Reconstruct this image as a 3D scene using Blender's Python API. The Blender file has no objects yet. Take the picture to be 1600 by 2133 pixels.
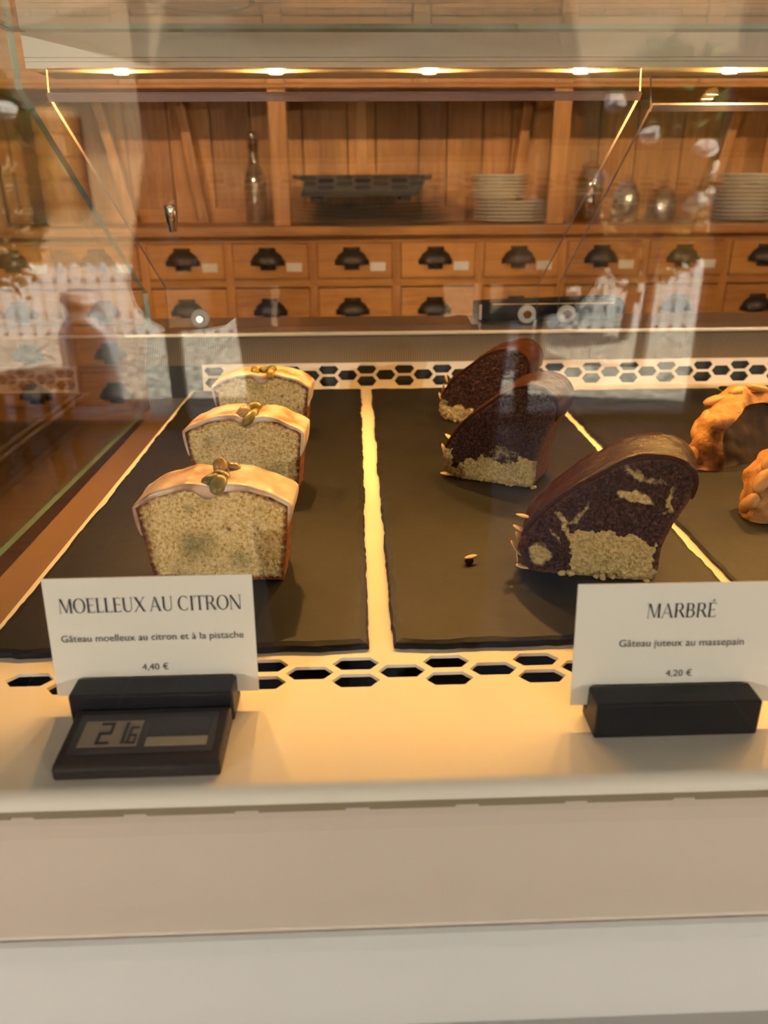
import bpy, bmesh, math, random
from mathutils import Vector, Matrix, noise
from mathutils.geometry import delaunay_2d_cdt

random.seed(7)
SC = bpy.context.scene
COL = SC.collection
ZC = 1.15                                   # eye height above the shop floor
TOP = ZC - 0.19                             # top of the cream tray plate

# ------------------------------------------------------------------ camera
cam_d = bpy.data.cameras.new('camera')
cam = bpy.data.objects.new('camera', cam_d); COL.objects.link(cam); SC.camera = cam
cam_d.sensor_fit = 'VERTICAL'; cam_d.sensor_height = 36.0
cam_d.lens = 36.0 * 1602.0 / 2133.0
cam_d.clip_start = 0.005; cam_d.clip_end = 200
p_, y_, r_ = math.radians(22.605), math.radians(1.8525), math.radians(-0.3624)
fwd = Vector((math.sin(y_)*math.cos(p_), math.cos(y_)*math.cos(p_), -math.sin(p_)))
rgt = Vector((math.cos(y_), -math.sin(y_), 0)); upv = rgt.cross(fwd)
r2 = math.cos(r_)*rgt + math.sin(r_)*upv; u2 = -math.sin(r_)*rgt + math.cos(r_)*upv
cam.matrix_world = Matrix(((r2.x, u2.x, -fwd.x, 0), (r2.y, u2.y, -fwd.y, 0), (r2.z, u2.z, -fwd.z, ZC), (0, 0, 0, 1)))
cam_d.dof.use_dof = True; cam_d.dof.focus_distance = 0.44; cam_d.dof.aperture_fstop = 11.0

# ------------------------------------------------------------------ world, sun, exposure
w = bpy.data.worlds.new('sky'); SC.world = w; w.use_nodes = True
nt = w.node_tree; bg = nt.nodes['Background']
sky = nt.nodes.new('ShaderNodeTexSky'); sky.sky_type = 'NISHITA'; sky.sun_disc = False
sky.sun_elevation = math.radians(48); sky.sun_rotation = math.radians(95); sky.altitude = 100
nt.links.new(sky.outputs[0], bg.inputs[0]); bg.inputs[1].default_value = 1.5
sd = bpy.data.lights.new('sun', 'SUN'); sd.energy = 70.0; sd.angle = 0.01; sd.color = (1.0, 0.93, 0.80)
sun = bpy.data.objects.new('sun', sd); COL.objects.link(sun)
sun.rotation_euler = Vector((-0.62, -0.15, -0.77)).to_track_quat('-Z', 'Y').to_euler()
SC.view_settings.view_transform = 'Standard'; SC.view_settings.look = 'None'
SC.view_settings.exposure = 0.42; SC.view_settings.gamma = 1.0; SC.view_settings.use_curve_mapping = False
SC.cycles.max_bounces = 6; SC.cycles.transparent_max_bounces = 32; SC.cycles.diffuse_bounces = 3
SC.cycles.glossy_bounces = 4; SC.cycles.use_adaptive_sampling = True; SC.cycles.adaptive_threshold = 0.12; SC.cycles.adaptive_min_samples = 16; SC.cycles.sample_clamp_indirect = 6.0
SC.cycles.caustics_reflective = False; SC.cycles.caustics_refractive = False

WARM = (1.0, 0.50, 0.12)
LED_W = 0.98
SPOT_W = 25.0

# ------------------------------------------------------------------ mesh helpers
class MB:
    def __init__(s): s.v = []; s.f = []; s.m = []
    def add(s, vs, fs, mi=0):
        o = len(s.v); s.v += [tuple(p) for p in vs]
        for f in fs: s.f.append(tuple(i+o for i in f)); s.m.append(mi)
        return s
    def box(s, x0, x1, y0, y1, z0, z1, mi=0):
        vs = [(x, y, z) for z in (z0, z1) for y in (y0, y1) for x in (x0, x1)]
        return s.add(vs, [(0, 2, 3, 1), (4, 5, 7, 6), (0, 1, 5, 4), (2, 6, 7, 3), (0, 4, 6, 2), (1, 3, 7, 5)], mi)
    def prism(s, poly, a, b, axis='x', mi=0, cap=None):
        """poly: points in the other two axes in order (y,z), (x,z) or (x,y), extruded from a to b."""
        def P(p, t): return {'x': (t, p[0], p[1]), 'y': (p[0], t, p[1]), 'z': (p[0], p[1], t)}[axis]
        n = len(poly); vs = [P(p, a) for p in poly] + [P(p, b) for p in poly]
        o = len(s.v); s.add(vs, [(i, (i+1) % n, n+(i+1) % n, n+i) for i in range(n)], mi)
        for f in (tuple(range(n))[::-1], tuple(range(n, 2*n))):
            s.f.append(tuple(i+o for i in f)); s.m.append(mi if cap is None else cap)
        return s
    def lathe(s, prof, c=(0, 0, 0), seg=24, mi=0, axis='z', sx=1, sy=1):
        vs = []
        for k in range(seg):
            a = 2*math.pi*k/seg
            for r, h in prof:
                q = (r*math.cos(a)*sx, r*math.sin(a)*sy, h)
                if axis == 'y': q = (q[0], -q[2], q[1])
                if axis == 'x': q = (q[2], q[0], q[1])
                vs.append((c[0]+q[0], c[1]+q[1], c[2]+q[2]))
        n = len(prof)
        fs = [(k*n+i, ((k+1) % seg)*n+i, ((k+1) % seg)*n+i+1, k*n+i+1) for k in range(seg) for i in range(n-1)]
        return s.add(vs, fs, mi)
    def tube(s, pts, rad, seg=8, mi=0):
        pts = [Vector(p) for p in pts]; rings = []
        for i, p in enumerate(pts):
            d = (pts[min(i+1, len(pts)-1)] - pts[max(i-1, 0)]).normalized()
            a = d.orthogonal().normalized(); b = d.cross(a)
            r = rad[i] if isinstance(rad, (list, tuple)) else rad
            rings.append([p + r*(math.cos(t)*a + math.sin(t)*b) for t in [2*math.pi*k/seg for k in range(seg)]])
        vs = [q for rg in rings for q in rg]
        fs = [(i*seg+k, i*seg+(k+1) % seg, (i+1)*seg+(k+1) % seg, (i+1)*seg+k) for i in range(len(pts)-1) for k in range(seg)]
        fs += [tuple(range(seg))[::-1], tuple((len(pts)-1)*seg+k for k in range(seg))]
        return s.add(vs, fs, mi)
    def blob(s, c, r, n=1.0, seg=12, rings=8, rot=None, amp=0.0, freq=1.0, mi=0):
        vs = []; c = Vector(c)
        for i in range(rings+1):
            t = math.pi*i/rings
            for k in range(seg):
                a = 2*math.pi*k/seg
                d = Vector((math.sin(t)*math.cos(a), math.sin(t)*math.sin(a), math.cos(t)))
                q = Vector((d.x*r[0], d.y*r[1], d.z*r[2]))*(1+amp*noise.noise(d*freq+c*97))
                if rot: q = rot @ q
                vs.append(c+q)
        fs = [(i*seg+k, (i+1)*seg+k, (i+1)*seg+(k+1) % seg, i*seg+(k+1) % seg) for i in range(rings) for k in range(seg)]
        return s.add(vs, fs, mi)
    def mesh(s, name, mats, smooth=False):
        me = bpy.data.meshes.new(name); me.from_pydata(s.v, [], s.f)
        for m in (mats if isinstance(mats, (list, tuple)) else [mats]): me.materials.append(m)
        me.polygons.foreach_set('material_index', s.m)
        if smooth: me.polygons.foreach_set('use_smooth', [True]*len(me.polygons))
        bm = bmesh.new(); bm.from_mesh(me); bmesh.ops.remove_doubles(bm, verts=bm.verts, dist=1e-7)
        bmesh.ops.recalc_face_normals(bm, faces=bm.faces); bm.to_mesh(me); bm.free(); me.update()
        return me
    def build(s, name, mats, parent=None, smooth=False, bevel=0, bseg=2, **kw):
        return link(name, s.mesh(name, mats, smooth), parent, bevel=bevel, bseg=bseg, **kw)

def link(name, me, parent=None, loc=None, bevel=0, bseg=2, **kw):
    o = bpy.data.objects.new(name, me); COL.objects.link(o)
    if parent:
        o.parent = parent
        o.matrix_parent_inverse = WM(parent).inverted()
    if loc: o.location = loc
    if bevel:
        b = o.modifiers.new('bevel', 'BEVEL'); b.width = bevel; b.segments = bseg; b.limit_method = 'ANGLE'
        b.angle_limit = math.radians(50); b.harden_normals = False
    for k, v in kw.items(): o[k] = v
    return o

def WM(o):
    m = Matrix.LocRotScale(o.location, o.rotation_euler, o.scale)
    return m if not o.parent else WM(o.parent) @ o.matrix_parent_inverse @ m

def empty(name, loc, label, cat, group=None):
    o = bpy.data.objects.new(name, None); COL.objects.link(o); o.location = loc; o.empty_display_size = 0.02
    return tag(o, label, cat, group)

def tag(o, label, cat, group=None):
    o['label'] = label; o['category'] = cat
    if group: o['group'] = group
    return o

def struct(o): o['kind'] = 'structure'; return o

# ------------------------------------------------------------------ material helpers
def mat(name, col, rough=0.5, metal=0.0, spec=0.5, build=None, bump=None, emis=None):
    m = bpy.data.materials.new(name); m.use_nodes = True
    nt = m.node_tree; b = nt.nodes['Principled BSDF']
    b.inputs['Base Color'].default_value = (*col, 1); b.inputs['Roughness'].default_value = rough
    b.inputs['Metallic'].default_value = metal; b.inputs['Specular IOR Level'].default_value = spec
    if emis: b.inputs['Emission Color'].default_value = (*emis[0], 1); b.inputs['Emission Strength'].default_value = emis[1]
    if bump: add_bump(nt, b, *bump)
    if build: build(nt, b)
    return m

def nd(nt, t, **kw):
    n = nt.nodes.new(t)
    for k, v in kw.items(): setattr(n, k, v)
    return n

def coords(nt, scale=(1, 1, 1), kind='Object'):
    tc = nd(nt, 'ShaderNodeTexCoord'); mp = nd(nt, 'ShaderNodeMapping')
    mp.inputs['Scale'].default_value = scale; nt.links.new(tc.outputs[kind], mp.inputs[0])
    return mp.outputs[0]

def tnoise(nt, vec, scale, detail=4, rough=0.6):
    n = nd(nt, 'ShaderNodeTexNoise'); n.inputs['Scale'].default_value = scale
    n.inputs['Detail'].default_value = detail; n.inputs['Roughness'].default_value = rough
    if vec: nt.links.new(vec, n.inputs['Vector'])
    return n.outputs['Fac']

def ramp(nt, fac, stops):
    r = nd(nt, 'ShaderNodeValToRGB'); e = r.color_ramp.elements
    while len(e) < len(stops): e.new(0.5)
    for i, (p, c) in enumerate(stops): e[i].position = p; e[i].color = (*c, 1) if len(c) == 3 else c
    nt.links.new(fac, r.inputs[0]); return r.outputs[0]

def mixc(nt, fac, a, b, mode='MIX'):
    m = nd(nt, 'ShaderNodeMix', data_type='RGBA', blend_type=mode)
    for s, v in ((m.inputs[0], fac), (m.inputs[6], a), (m.inputs[7], b)):
        if isinstance(v, (int, float)): s.default_value = v
        elif isinstance(v, tuple): s.default_value = (*v, 1)
        else: nt.links.new(v, s)
    return m.outputs[2]

def mth(nt, op, a, b=None, c=None):
    m = nd(nt, 'ShaderNodeMath', operation=op)
    for s, v in zip(m.inputs, (a, b, c)):
        if v is None: continue
        if isinstance(v, (int, float)): s.default_value = v
        else: nt.links.new(v, s)
    return m.outputs[0]

def add_bump(nt, b, scale, strength, dist=0.001, stretch=(1, 1, 1), detail=5):
    bp = nd(nt, 'ShaderNodeBump'); bp.inputs['Strength'].default_value = strength; bp.inputs['Distance'].default_value = dist
    nt.links.new(tnoise(nt, coords(nt, stretch), scale, detail), bp.inputs['Height'])
    nt.links.new(bp.outputs[0], b.inputs['Normal'])

def wood(name, stretch, dark, light, rough=0.42):
    def bld(nt, b):
        v = coords(nt, stretch)
        g = tnoise(nt, v, 9, 6, 0.65)
        big = tnoise(nt, coords(nt, tuple(0.25*s for s in stretch)), 5, 2)
        f = mth(nt, 'ADD', mth(nt, 'MULTIPLY', g, 0.75), mth(nt, 'MULTIPLY', big, 0.35))
        oi = nd(nt, 'ShaderNodeObjectInfo')
        f = mth(nt, 'ADD', f, mth(nt, 'MULTIPLY_ADD', oi.outputs['Random'], 0.22, -0.11))
        c = ramp(nt, f, [(0.30, dark), (0.70, light)])
        vo = nd(nt, 'ShaderNodeTexVoronoi'); vo.inputs['Scale'].default_value = 5.5
        nt.links.new(coords(nt, tuple(0.6 if s > 5 else 0.35*s for s in stretch)), vo.inputs['Vector'])
        k = ramp(nt, vo.outputs['Distance'], [(0.03, (1, 1, 1)), (0.085, (0, 0, 0))])
        c = mixc(nt, mth(nt, 'MULTIPLY', k, 0.55), c, (dark[0]*0.35, dark[1]*0.3, dark[2]*0.3))
        nt.links.new(c, b.inputs['Base Color'])
        bp = nd(nt, 'ShaderNodeBump'); bp.inputs['Strength'].default_value = 0.12; bp.inputs['Distance'].default_value = 0.001
        nt.links.new(g, bp.inputs['Height']); nt.links.new(bp.outputs[0], b.inputs['Normal'])
    return mat(name, light, rough, build=bld)

def glass(name, tint=(0.97, 0.985, 0.975), refl=1.0, f0=0.04):
    m = bpy.data.materials.new(name); m.use_nodes = True; nt = m.node_tree
    for n in list(nt.nodes):
        if n.type == 'BSDF_PRINCIPLED': nt.nodes.remove(n)
    out = nt.nodes['Material Output']
    tr = nd(nt, 'ShaderNodeBsdfTransparent'); tr.inputs[0].default_value = (*tint, 1)
    gl = nd(nt, 'ShaderNodeBsdfGlossy'); gl.inputs['Roughness'].default_value = 0.0; gl.inputs[0].default_value = (refl, refl, refl, 1)
    ge = nd(nt, 'ShaderNodeNewGeometry'); dp = nd(nt, 'ShaderNodeVectorMath', operation='DOT_PRODUCT')
    nt.links.new(ge.outputs['Incoming'], dp.inputs[0]); nt.links.new(ge.outputs['True Normal'], dp.inputs[1])
    c = mth(nt, 'SUBTRACT', 1.0, mth(nt, 'ABSOLUTE', dp.outputs['Value']))
    f = mth(nt, 'MULTIPLY_ADD', mth(nt, 'POWER', c, 5.0), 1-f0, f0)
    mx = nd(nt, 'ShaderNodeMixShader')
    nt.links.new(f, mx.inputs[0]); nt.links.new(tr.outputs[0], mx.inputs[1]); nt.links.new(gl.outputs[0], mx.inputs[2])
    nt.links.new(mx.outputs[0], out.inputs[0])
    return m

# ------------------------------------------------------------------ materials
M = {}
PD, PL = (0.26, 0.086, 0.013), (0.55, 0.225, 0.040)
M['wood_h'] = wood('pine_along', (1.2, 8, 14), PD, PL)
M['wood_v'] = wood('pine_upright', (12, 8, 1.0), PD, PL)
M['wood_d'] = wood('brown_wood', (1.2, 8, 14), (0.06, 0.028, 0.012), (0.13, 0.065, 0.03))
M['cream'] = mat('cream_enamel', (0.86, 0.80, 0.69), 0.42, spec=0.3)
M['white'] = mat('white_laminate', (0.88, 0.895, 0.89), 0.45, bump=(900, 0.05, 0.0003))
M['beige'] = mat('pink_beige_ledge', (0.86, 0.73, 0.62), 0.55, bump=(700, 0.08, 0.0004))
M['bar'] = mat('light_bar_enamel', (0.88, 0.84, 0.74), 0.4)
M['lipm'] = mat('shade_toned_lip', (0.30, 0.25, 0.15), 0.5, 0.3)  # shade under the plate edge is put into this olive colour
M['nosing'] = mat('polished_nosing', (0.90, 0.78, 0.55), 0.3, 0.35)
M['dark'] = mat('dark_well', (0.045, 0.058, 0.066), 0.6)
M['brownwell'] = mat('brown_side_channel', (0.25, 0.14, 0.07), 0.5)
M['steel'] = mat('brushed_steel', (0.52, 0.47, 0.41), 0.32, 0.9, bump=(60, 0.05, 0.0003, (1, 40, 40)))
def _grille(nt, b):
    wv = nd(nt, 'ShaderNodeTexWave', wave_type='BANDS', bands_direction='X'); wv.inputs['Scale'].default_value = 130
    nt.links.new(coords(nt), wv.inputs['Vector'])
    nt.links.new(ramp(nt, wv.outputs['Fac'], [(0.2, (0.12, 0.105, 0.09)), (0.7, (0.27, 0.24, 0.20))]), b.inputs['Base Color'])
M['grille'] = mat('fine_ribbed_metal', (0.3, 0.27, 0.23), 0.45, 0.55, build=_grille)
def _slate(nt, b):
    v = coords(nt)
    n = tnoise(nt, v, 18, 8, 0.7)
    nt.links.new(ramp(nt, n, [(0.3, (0.0065, 0.0065, 0.0068)), (0.75, (0.018, 0.0172, 0.0168))]), b.inputs['Base Color'])
    n2 = tnoise(nt, coords(nt, (1, 0.6, 1)), 34, 9, 0.62)
    bp = nd(nt, 'ShaderNodeBump'); bp.inputs['Strength'].default_value = 0.28; bp.inputs['Distance'].default_value = 0.002
    nt.links.new(n2, bp.inputs['Height']); nt.links.new(bp.outputs[0], b.inputs['Normal'])
M['slate'] = mat('black_slate', (0.03, 0.028, 0.027), 0.5, spec=0.2, build=_slate)
M['glass'] = glass('clear_glass')
M['front'] = glass('front_glass', (0.985, 0.99, 0.985), 1.0, 0.03)
M['acryl'] = glass('acrylic', (0.985, 0.98, 0.985), 1.0, 0.03)
M['bottle'] = glass('bottle_glass', (0.86, 0.84, 0.78), 1.0, 0.13)
def edge_mat(name, col, alpha, rough=0.15):
    m = mat(name, col, rough, spec=0.9); m.node_tree.nodes['Principled BSDF'].inputs['Alpha'].default_value = alpha; return m
M['gedge'] = edge_mat('green_glass_edge', (0.16, 0.36, 0.29), 0.8)
M['aedge'] = edge_mat('acrylic_edge', (0.40, 0.33, 0.40), 0.75)
M['chrome'] = mat('chrome', (0.85, 0.82, 0.76), 0.08, 1.0)
M['clear'] = edge_mat('frosted_plastic', (0.85, 0.83, 0.78), 0.5, 0.2)
M['black'] = mat('black_wood', (0.011, 0.009, 0.008), 0.42, spec=0.25, bump=(300, 0.1, 0.0003))
M['blackp'] = mat('black_plastic', (0.036, 0.026, 0.019), 0.42, spec=0.2)
M['bezel'] = mat('dark_brown_bezel', (0.035, 0.027, 0.022), 0.3)
M['lcd'] = mat('lcd_glass', (0.27, 0.20, 0.135), 0.25)
M['cell'] = mat('solar_cell', (0.022, 0.014, 0.012), 0.2)
M['cell2'] = mat('pale_strip', (0.30, 0.26, 0.18), 0.3)
M['lcdink'] = mat('lcd_digit', (0.02, 0.016, 0.014), 0.4)
M['gold'] = mat('gold_line', (0.75, 0.48, 0.16), 0.3, 0.8)
M['paper'] = mat('cream_card', (0.83, 0.80, 0.71), 0.8, spec=0.2, bump=(420, 0.25, 0.0004, (0.35, 1, 1)))
M['ink'] = mat('card_ink', (0.035, 0.032, 0.05), 0.7, spec=0.2)
M['ink2'] = mat('card_ink_grey', (0.085, 0.078, 0.08), 0.7, spec=0.2)
M['bronze'] = mat('dark_bronze', (0.035, 0.022, 0.014), 0.4, 0.6)
M['label'] = mat('paper_label', (0.66, 0.58, 0.48), 0.8)
M['blacktray'] = mat('black_tray', (0.010, 0.010, 0.014), 0.55, spec=0.2)
M['china'] = mat('cream_china', (0.70, 0.62, 0.47), 0.25)
M['gplate'] = glass('plate_glass', (0.965, 0.96, 0.93), 1.0, 0.06)
M['canister'] = wood('honey_wood', (10, 10, 2), (0.42, 0.19, 0.045), (0.60, 0.32, 0.09))
M['wallpaint'] = mat('wall_paint', (0.42, 0.36, 0.29), 0.85, bump=(40, 0.1, 0.001))
M['ceil'] = mat('ceiling_paint', (0.62, 0.58, 0.52), 0.9)
M['tile'] = mat('dark_floor_tile', (0.035, 0.033, 0.033), 0.55, bump=(20, 0.15, 0.002))
M['grout'] = mat('grey_grout', (0.26, 0.25, 0.235), 0.9)
M['frame'] = mat('brown_door_frame', (0.16, 0.09, 0.045), 0.5)

# cake materials -------------------------------------------------------
def attr(nt, name):
    a = nd(nt, 'ShaderNodeAttribute'); a.attribute_name = name; return a.outputs['Fac']
def crumb_bump(nt, b, v, dist=0.0011, strength=0.9):
    vo = nd(nt, 'ShaderNodeTexVoronoi'); vo.inputs['Scale'].default_value = 520; nt.links.new(v, vo.inputs['Vector'])
    h = mth(nt, 'ADD', tnoise(nt, v, 700, 5, 0.7), mth(nt, 'MULTIPLY', vo.outputs['Distance'], 0.6))
    bp = nd(nt, 'ShaderNodeBump'); bp.inputs['Strength'].default_value = strength; bp.inputs['Distance'].default_value = dist
    nt.links.new(h, bp.inputs['Height']); nt.links.new(bp.outputs[0], b.inputs['Normal'])
def _lemon(nt, b):
    v = coords(nt)
    c = ramp(nt, tnoise(nt, v, 520, 6, 0.7), [(0.34, (0.40, 0.22, 0.05)), (0.43, (0.76, 0.52, 0.155)), (0.58, (0.98, 0.80, 0.43))])
    g = ramp(nt, mth(nt, 'ADD', mth(nt, 'MULTIPLY', attr(nt, 'green'), 1.0), mth(nt, 'MULTIPLY_ADD', tnoise(nt, v, 260, 4), 0.5, -0.25)), [(0.40, (0, 0, 0)), (1.0, (1, 1, 1))])
    c = mixc(nt, mth(nt, 'MULTIPLY', g, 0.62), c, ramp(nt, tnoise(nt, v, 380, 4), [(0.35, (0.055, 0.065, 0.015)), (0.65, (0.24, 0.23, 0.07))]))
    sp = nd(nt, 'ShaderNodeTexVoronoi'); sp.inputs['Scale'].default_value = 150; nt.links.new(v, sp.inputs['Vector'])
    spk = mth(nt, 'MULTIPLY', ramp(nt, sp.outputs['Distance'], [(0.12, (1, 1, 1)), (0.26, (0, 0, 0))]), ramp(nt, tnoise(nt, v, 70, 2), [(0.5, (0, 0, 0)), (0.62, (1, 1, 1))]))
    c = mixc(nt, mth(nt, 'MULTIPLY', spk, 0.75), c, (0.085, 0.06, 0.03))
    e = mth(nt, 'ADD', attr(nt, 'rim'), mth(nt, 'MULTIPLY_ADD', tnoise(nt, v, 160, 4), 0.8, -0.4))
    c = mixc(nt, ramp(nt, e, [(0.38, (0, 0, 0)), (0.70, (1, 1, 1))]), c, ramp(nt, tnoise(nt, v, 210, 4), [(0.35, (0.13, 0.032, 0.010)), (0.7, (0.40, 0.14, 0.03))]))
    nt.links.new(c, b.inputs['Base Color']); crumb_bump(nt, b, v)
M['lemon'] = mat('lemon_crumb', (0.6, 0.5, 0.2), 0.8, spec=0.25, build=_lemon)
def _crust(nt, b):
    v = coords(nt)
    nt.links.new(ramp(nt, tnoise(nt, v, 150, 5, 0.7), [(0.3, (0.09, 0.022, 0.008)), (0.55, (0.26, 0.085, 0.02)), (0.75, (0.50, 0.22, 0.06))]), b.inputs['Base Color'])
    crumb_bump(nt, b, v)
M['crust'] = mat('brown_crust', (0.25, 0.09, 0.03), 0.55, build=_crust)
def _icing(nt, b):
    v = coords(nt, (1, 1, 1))
    nt.links.new(ramp(nt, tnoise(nt, v, 75, 3, 0.5), [(0.34, (0.42, 0.24, 0.14)), (0.5, (0.68, 0.50, 0.37)), (0.66, (0.80, 0.68, 0.56))]), b.inputs['Base Color'])
    b.inputs['Subsurface Weight'].default_value = 0.15; b.inputs['Subsurface Radius'].default_value = (0.004, 0.002, 0.001)
M['icing'] = mat('pale_sugar_icing', (0.72, 0.56, 0.42), 0.30, build=_icing, spec=0.5)
def _pist(nt, b):
    oi = nd(nt, 'ShaderNodeObjectInfo')
    c = ramp(nt, oi.outputs['Random'], [(0.0, (0.16, 0.16, 0.02)), (0.5, (0.26, 0.21, 0.03)), (1.0, (0.46, 0.23, 0.045))])
    c = mixc(nt, ramp(nt, tnoise(nt, coords(nt), 260, 4), [(0.4, (0, 0, 0)), (0.7, (0.7, 0.7, 0.7))]), c, (0.10, 0.055, 0.015))
    nt.links.new(c, b.inputs['Base Color']); 
M['pistachio'] = mat('pistachio_kernel', (0.2, 0.19, 0.03), 0.28, build=_pist)
def _marble(nt, b):
    v = coords(nt)
    dk = ramp(nt, tnoise(nt, v, 620, 6, 0.75), [(0.36, (0.014, 0.005, 0.003)), (0.5, (0.070, 0.027, 0.016)), (0.68, (0.19, 0.085, 0.052))])
    lt = ramp(nt, tnoise(nt, v, 520, 6, 0.75), [(0.34, (0.36, 0.24, 0.06)), (0.5, (0.74, 0.55, 0.21)), (0.7, (0.93, 0.78, 0.45))])
    f = mth(nt, 'ADD', attr(nt, 'pale'), mth(nt, 'MULTIPLY_ADD', tnoise(nt, v, 170, 6, 0.75), 1.5, -0.75))
    c = mixc(nt, ramp(nt, f, [(0.30, (0, 0, 0)), (0.66, (1, 1, 1))]), dk, lt)
    e = mth(nt, 'ADD', attr(nt, 'rim'), mth(nt, 'MULTIPLY_ADD', tnoise(nt, v, 140, 4), 0.8, -0.4))
    c = mixc(nt, mth(nt, 'MULTIPLY', ramp(nt, e, [(0.5, (0, 0, 0)), (0.9, (1, 1, 1))]), 0.6), c, (0.22, 0.085, 0.025))
    nt.links.new(c, b.inputs['Base Color']); crumb_bump(nt, b, v, 0.0022)
M['marble'] = mat('marble_crumb', (0.1, 0.05, 0.03), 0.85, spec=0.2, build=_marble)
M['glaze'] = mat('dark_chocolate_glaze', (0.036, 0.011, 0.005), 0.24, spec=0.09, bump=(260, 0.7, 0.0012))
M['almond'] = mat('almond_flake', (0.72, 0.50, 0.27), 0.6, bump=(400, 0.2, 0.0003))
def _nut(nt, b):
    v = coords(nt)
    nt.links.new(ramp(nt, tnoise(nt, v, 75, 6, 0.65), [(0.3, (0.16, 0.05, 0.012)), (0.5, (0.42, 0.17, 0.035)), (0.72, (0.66, 0.34, 0.09))]), b.inputs['Base Color'])
    crumb_bump(nt, b, v, 0.0008, 0.6)
M['pastry'] = mat('golden_baked_pastry', (0.42, 0.18, 0.04), 0.5, build=_nut)
M['pastrynut'] = mat('toasted_nut', (0.48, 0.23, 0.065), 0.45, bump=(120, 0.2, 0.0006))
M['chocface'] = mat('dark_baked_underside', (0.040, 0.014, 0.006), 0.6, bump=(90, 0.5, 0.0015))

#=SETTING=
# ------------------------------------------------------------------ the room
RX0, RX1, RY0, RY1, RH = -2.7, 3.1, -3.60, 2.16, 2.65
fl = struct(MB().box(RX0, RX1, RY0, RY1, -0.06, -0.004).build('floor', M['grout']))
tm = MB().box(-0.296, 0.296, -0.146, 0.146, -0.004, 0.0).mesh('tile', M['tile'])
row = 0; y = RY0 + 0.15
while y < RY1 - 0.1:
    x = RX0 + 0.3 + (0.3 if row % 2 else 0.0)
    while x < RX1 - 0.25:
        link('tile', tm, fl, loc=(x, y, 0)); x += 0.6
    y += 0.30; row += 1
struct(MB().box(RX0, RX1, RY0-0.2, RY1, RH, RH+0.1).build('ceiling', M['ceil']))
struct(MB().box(RX0-0.1, RX0, RY0-0.2, RY1, 0, RH).build('wall_left', M['wallpaint']))
struct(MB().box(RX1, RX1+0.1, RY0-0.2, RY1, 0, RH).build('wall_right', M['wallpaint']))
struct(MB().box(RX0-0.1, RX1+0.1, RY1, RY1+0.1, 0, RH).build('wall_back', M['wallpaint']))
OX0, OX1 = -2.15, 1.86
wf = MB()
wf.box(RX0, OX0, RY0-0.2, RY0, 0, RH).box(OX1, RX1, RY0-0.2, RY0, 0, RH).box(OX0, OX1, RY0-0.2, RY0, 2.5, RH)
struct(wf.build('wall_front', M['wallpaint']))
d = struct(MB().box(OX0, OX1, RY0-0.12, RY0-0.02, 0.0, 0.035).build('door_1', M['frame']))
for x in (OX0+0.035, -0.95, 0.02, 0.87, OX1-0.035):
    MB().box(x-0.035, x+0.035, RY0-0.12, RY0-0.04, 0.035, 2.5).build('door_post', M['frame'], d)
for a, b in ((OX0+0.07, -0.985), (-0.915, -0.015), (0.055, 0.835), (0.905, OX1-0.07)):
    MB().box(a, b, RY0-0.085, RY0-0.079, 0.035, 2.5).build('pane', M['glass'], d)
#=END SETTING=

# ------------------------------------------------------------------ display case
def Z(r): return ZC + r                      # height relative to the eye
GX = -0.226                                  # inner face of the glazed end
CR = 1.15                                    # far end of the case, out of the picture
case = empty('display_case', (0.45, 0.5, 0), 'glazed cake counter with white base, steel rear ledge and glass top', 'display case')
MB().box(-0.245, CR, 0.145, 0.96, 0.08, Z(-0.245)).build('base', M['white'], case, bevel=0.004)
MB().box(-0.20, CR-0.03, 0.20, 0.92, 0.0, 0.08).build('plinth', M['dark'], case)
MB().prism([(0.1859, Z(-0.2284)), (0.1859, 0.10), (-0.02, 0.10), (-0.02, Z(-0.3795))], -0.245, CR).build('front_rail', M['white'], case, bevel=0.003)
MB().prism([(0.1860, Z(-0.2460)), (0.2240, Z(-0.2460)), (0.2240, Z(-0.2052)), (0.2180, Z(-0.2052)), (0.1860, Z(-0.2283))], -0.245, CR).build('front_ledge', M['beige'], case)
MB().box(-0.172, CR, 0.2245, 0.790, Z(-0.245), Z(-0.232)).build('well_floor', M['dark'], case)
MB().box(-0.222, -0.1745, 0.2245, 0.80, Z(-0.245), Z(-0.216)).build('side_channel', M['brownwell'], case, bevel=0.0015)
MB().box(-0.1742, -0.1725, 0.2245, 0.79, Z(-0.232), Z(-0.195)).build('channel_seal', M['blackp'], case)
# rear riser with fine ribs, steel ledge behind it
MB().box(-0.222, CR, 0.8040, 0.8058, Z(-0.20), Z(-0.1660)).build('upstand_backing', M['dark'], case)
MB().prism([(0.806, Z(-0.1655)), (0.829, Z(-0.1385)), (0.840, Z(-0.1385)), (0.840, Z(-0.245)), (0.806, Z(-0.245))], -0.222, CR).build('vent_riser', M['grille'], case)
MB().box(-0.245, CR, 0.827, 0.935, Z(-0.1384), Z(-0.1366)).build('ledge', M['steel'], case, bevel=0.0008)
MB().box(-0.245, CR, 0.8238, 0.8288, Z(-0.1405), Z(-0.1362)).build('ledge_nosing', M['nosing'], case, bevel=0.0014, bseg=3)
MB().box(-0.245, CR, 0.930, 0.936, Z(-0.245), Z(-0.1385)).build('ledge_back', M['steel'], case)
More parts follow.
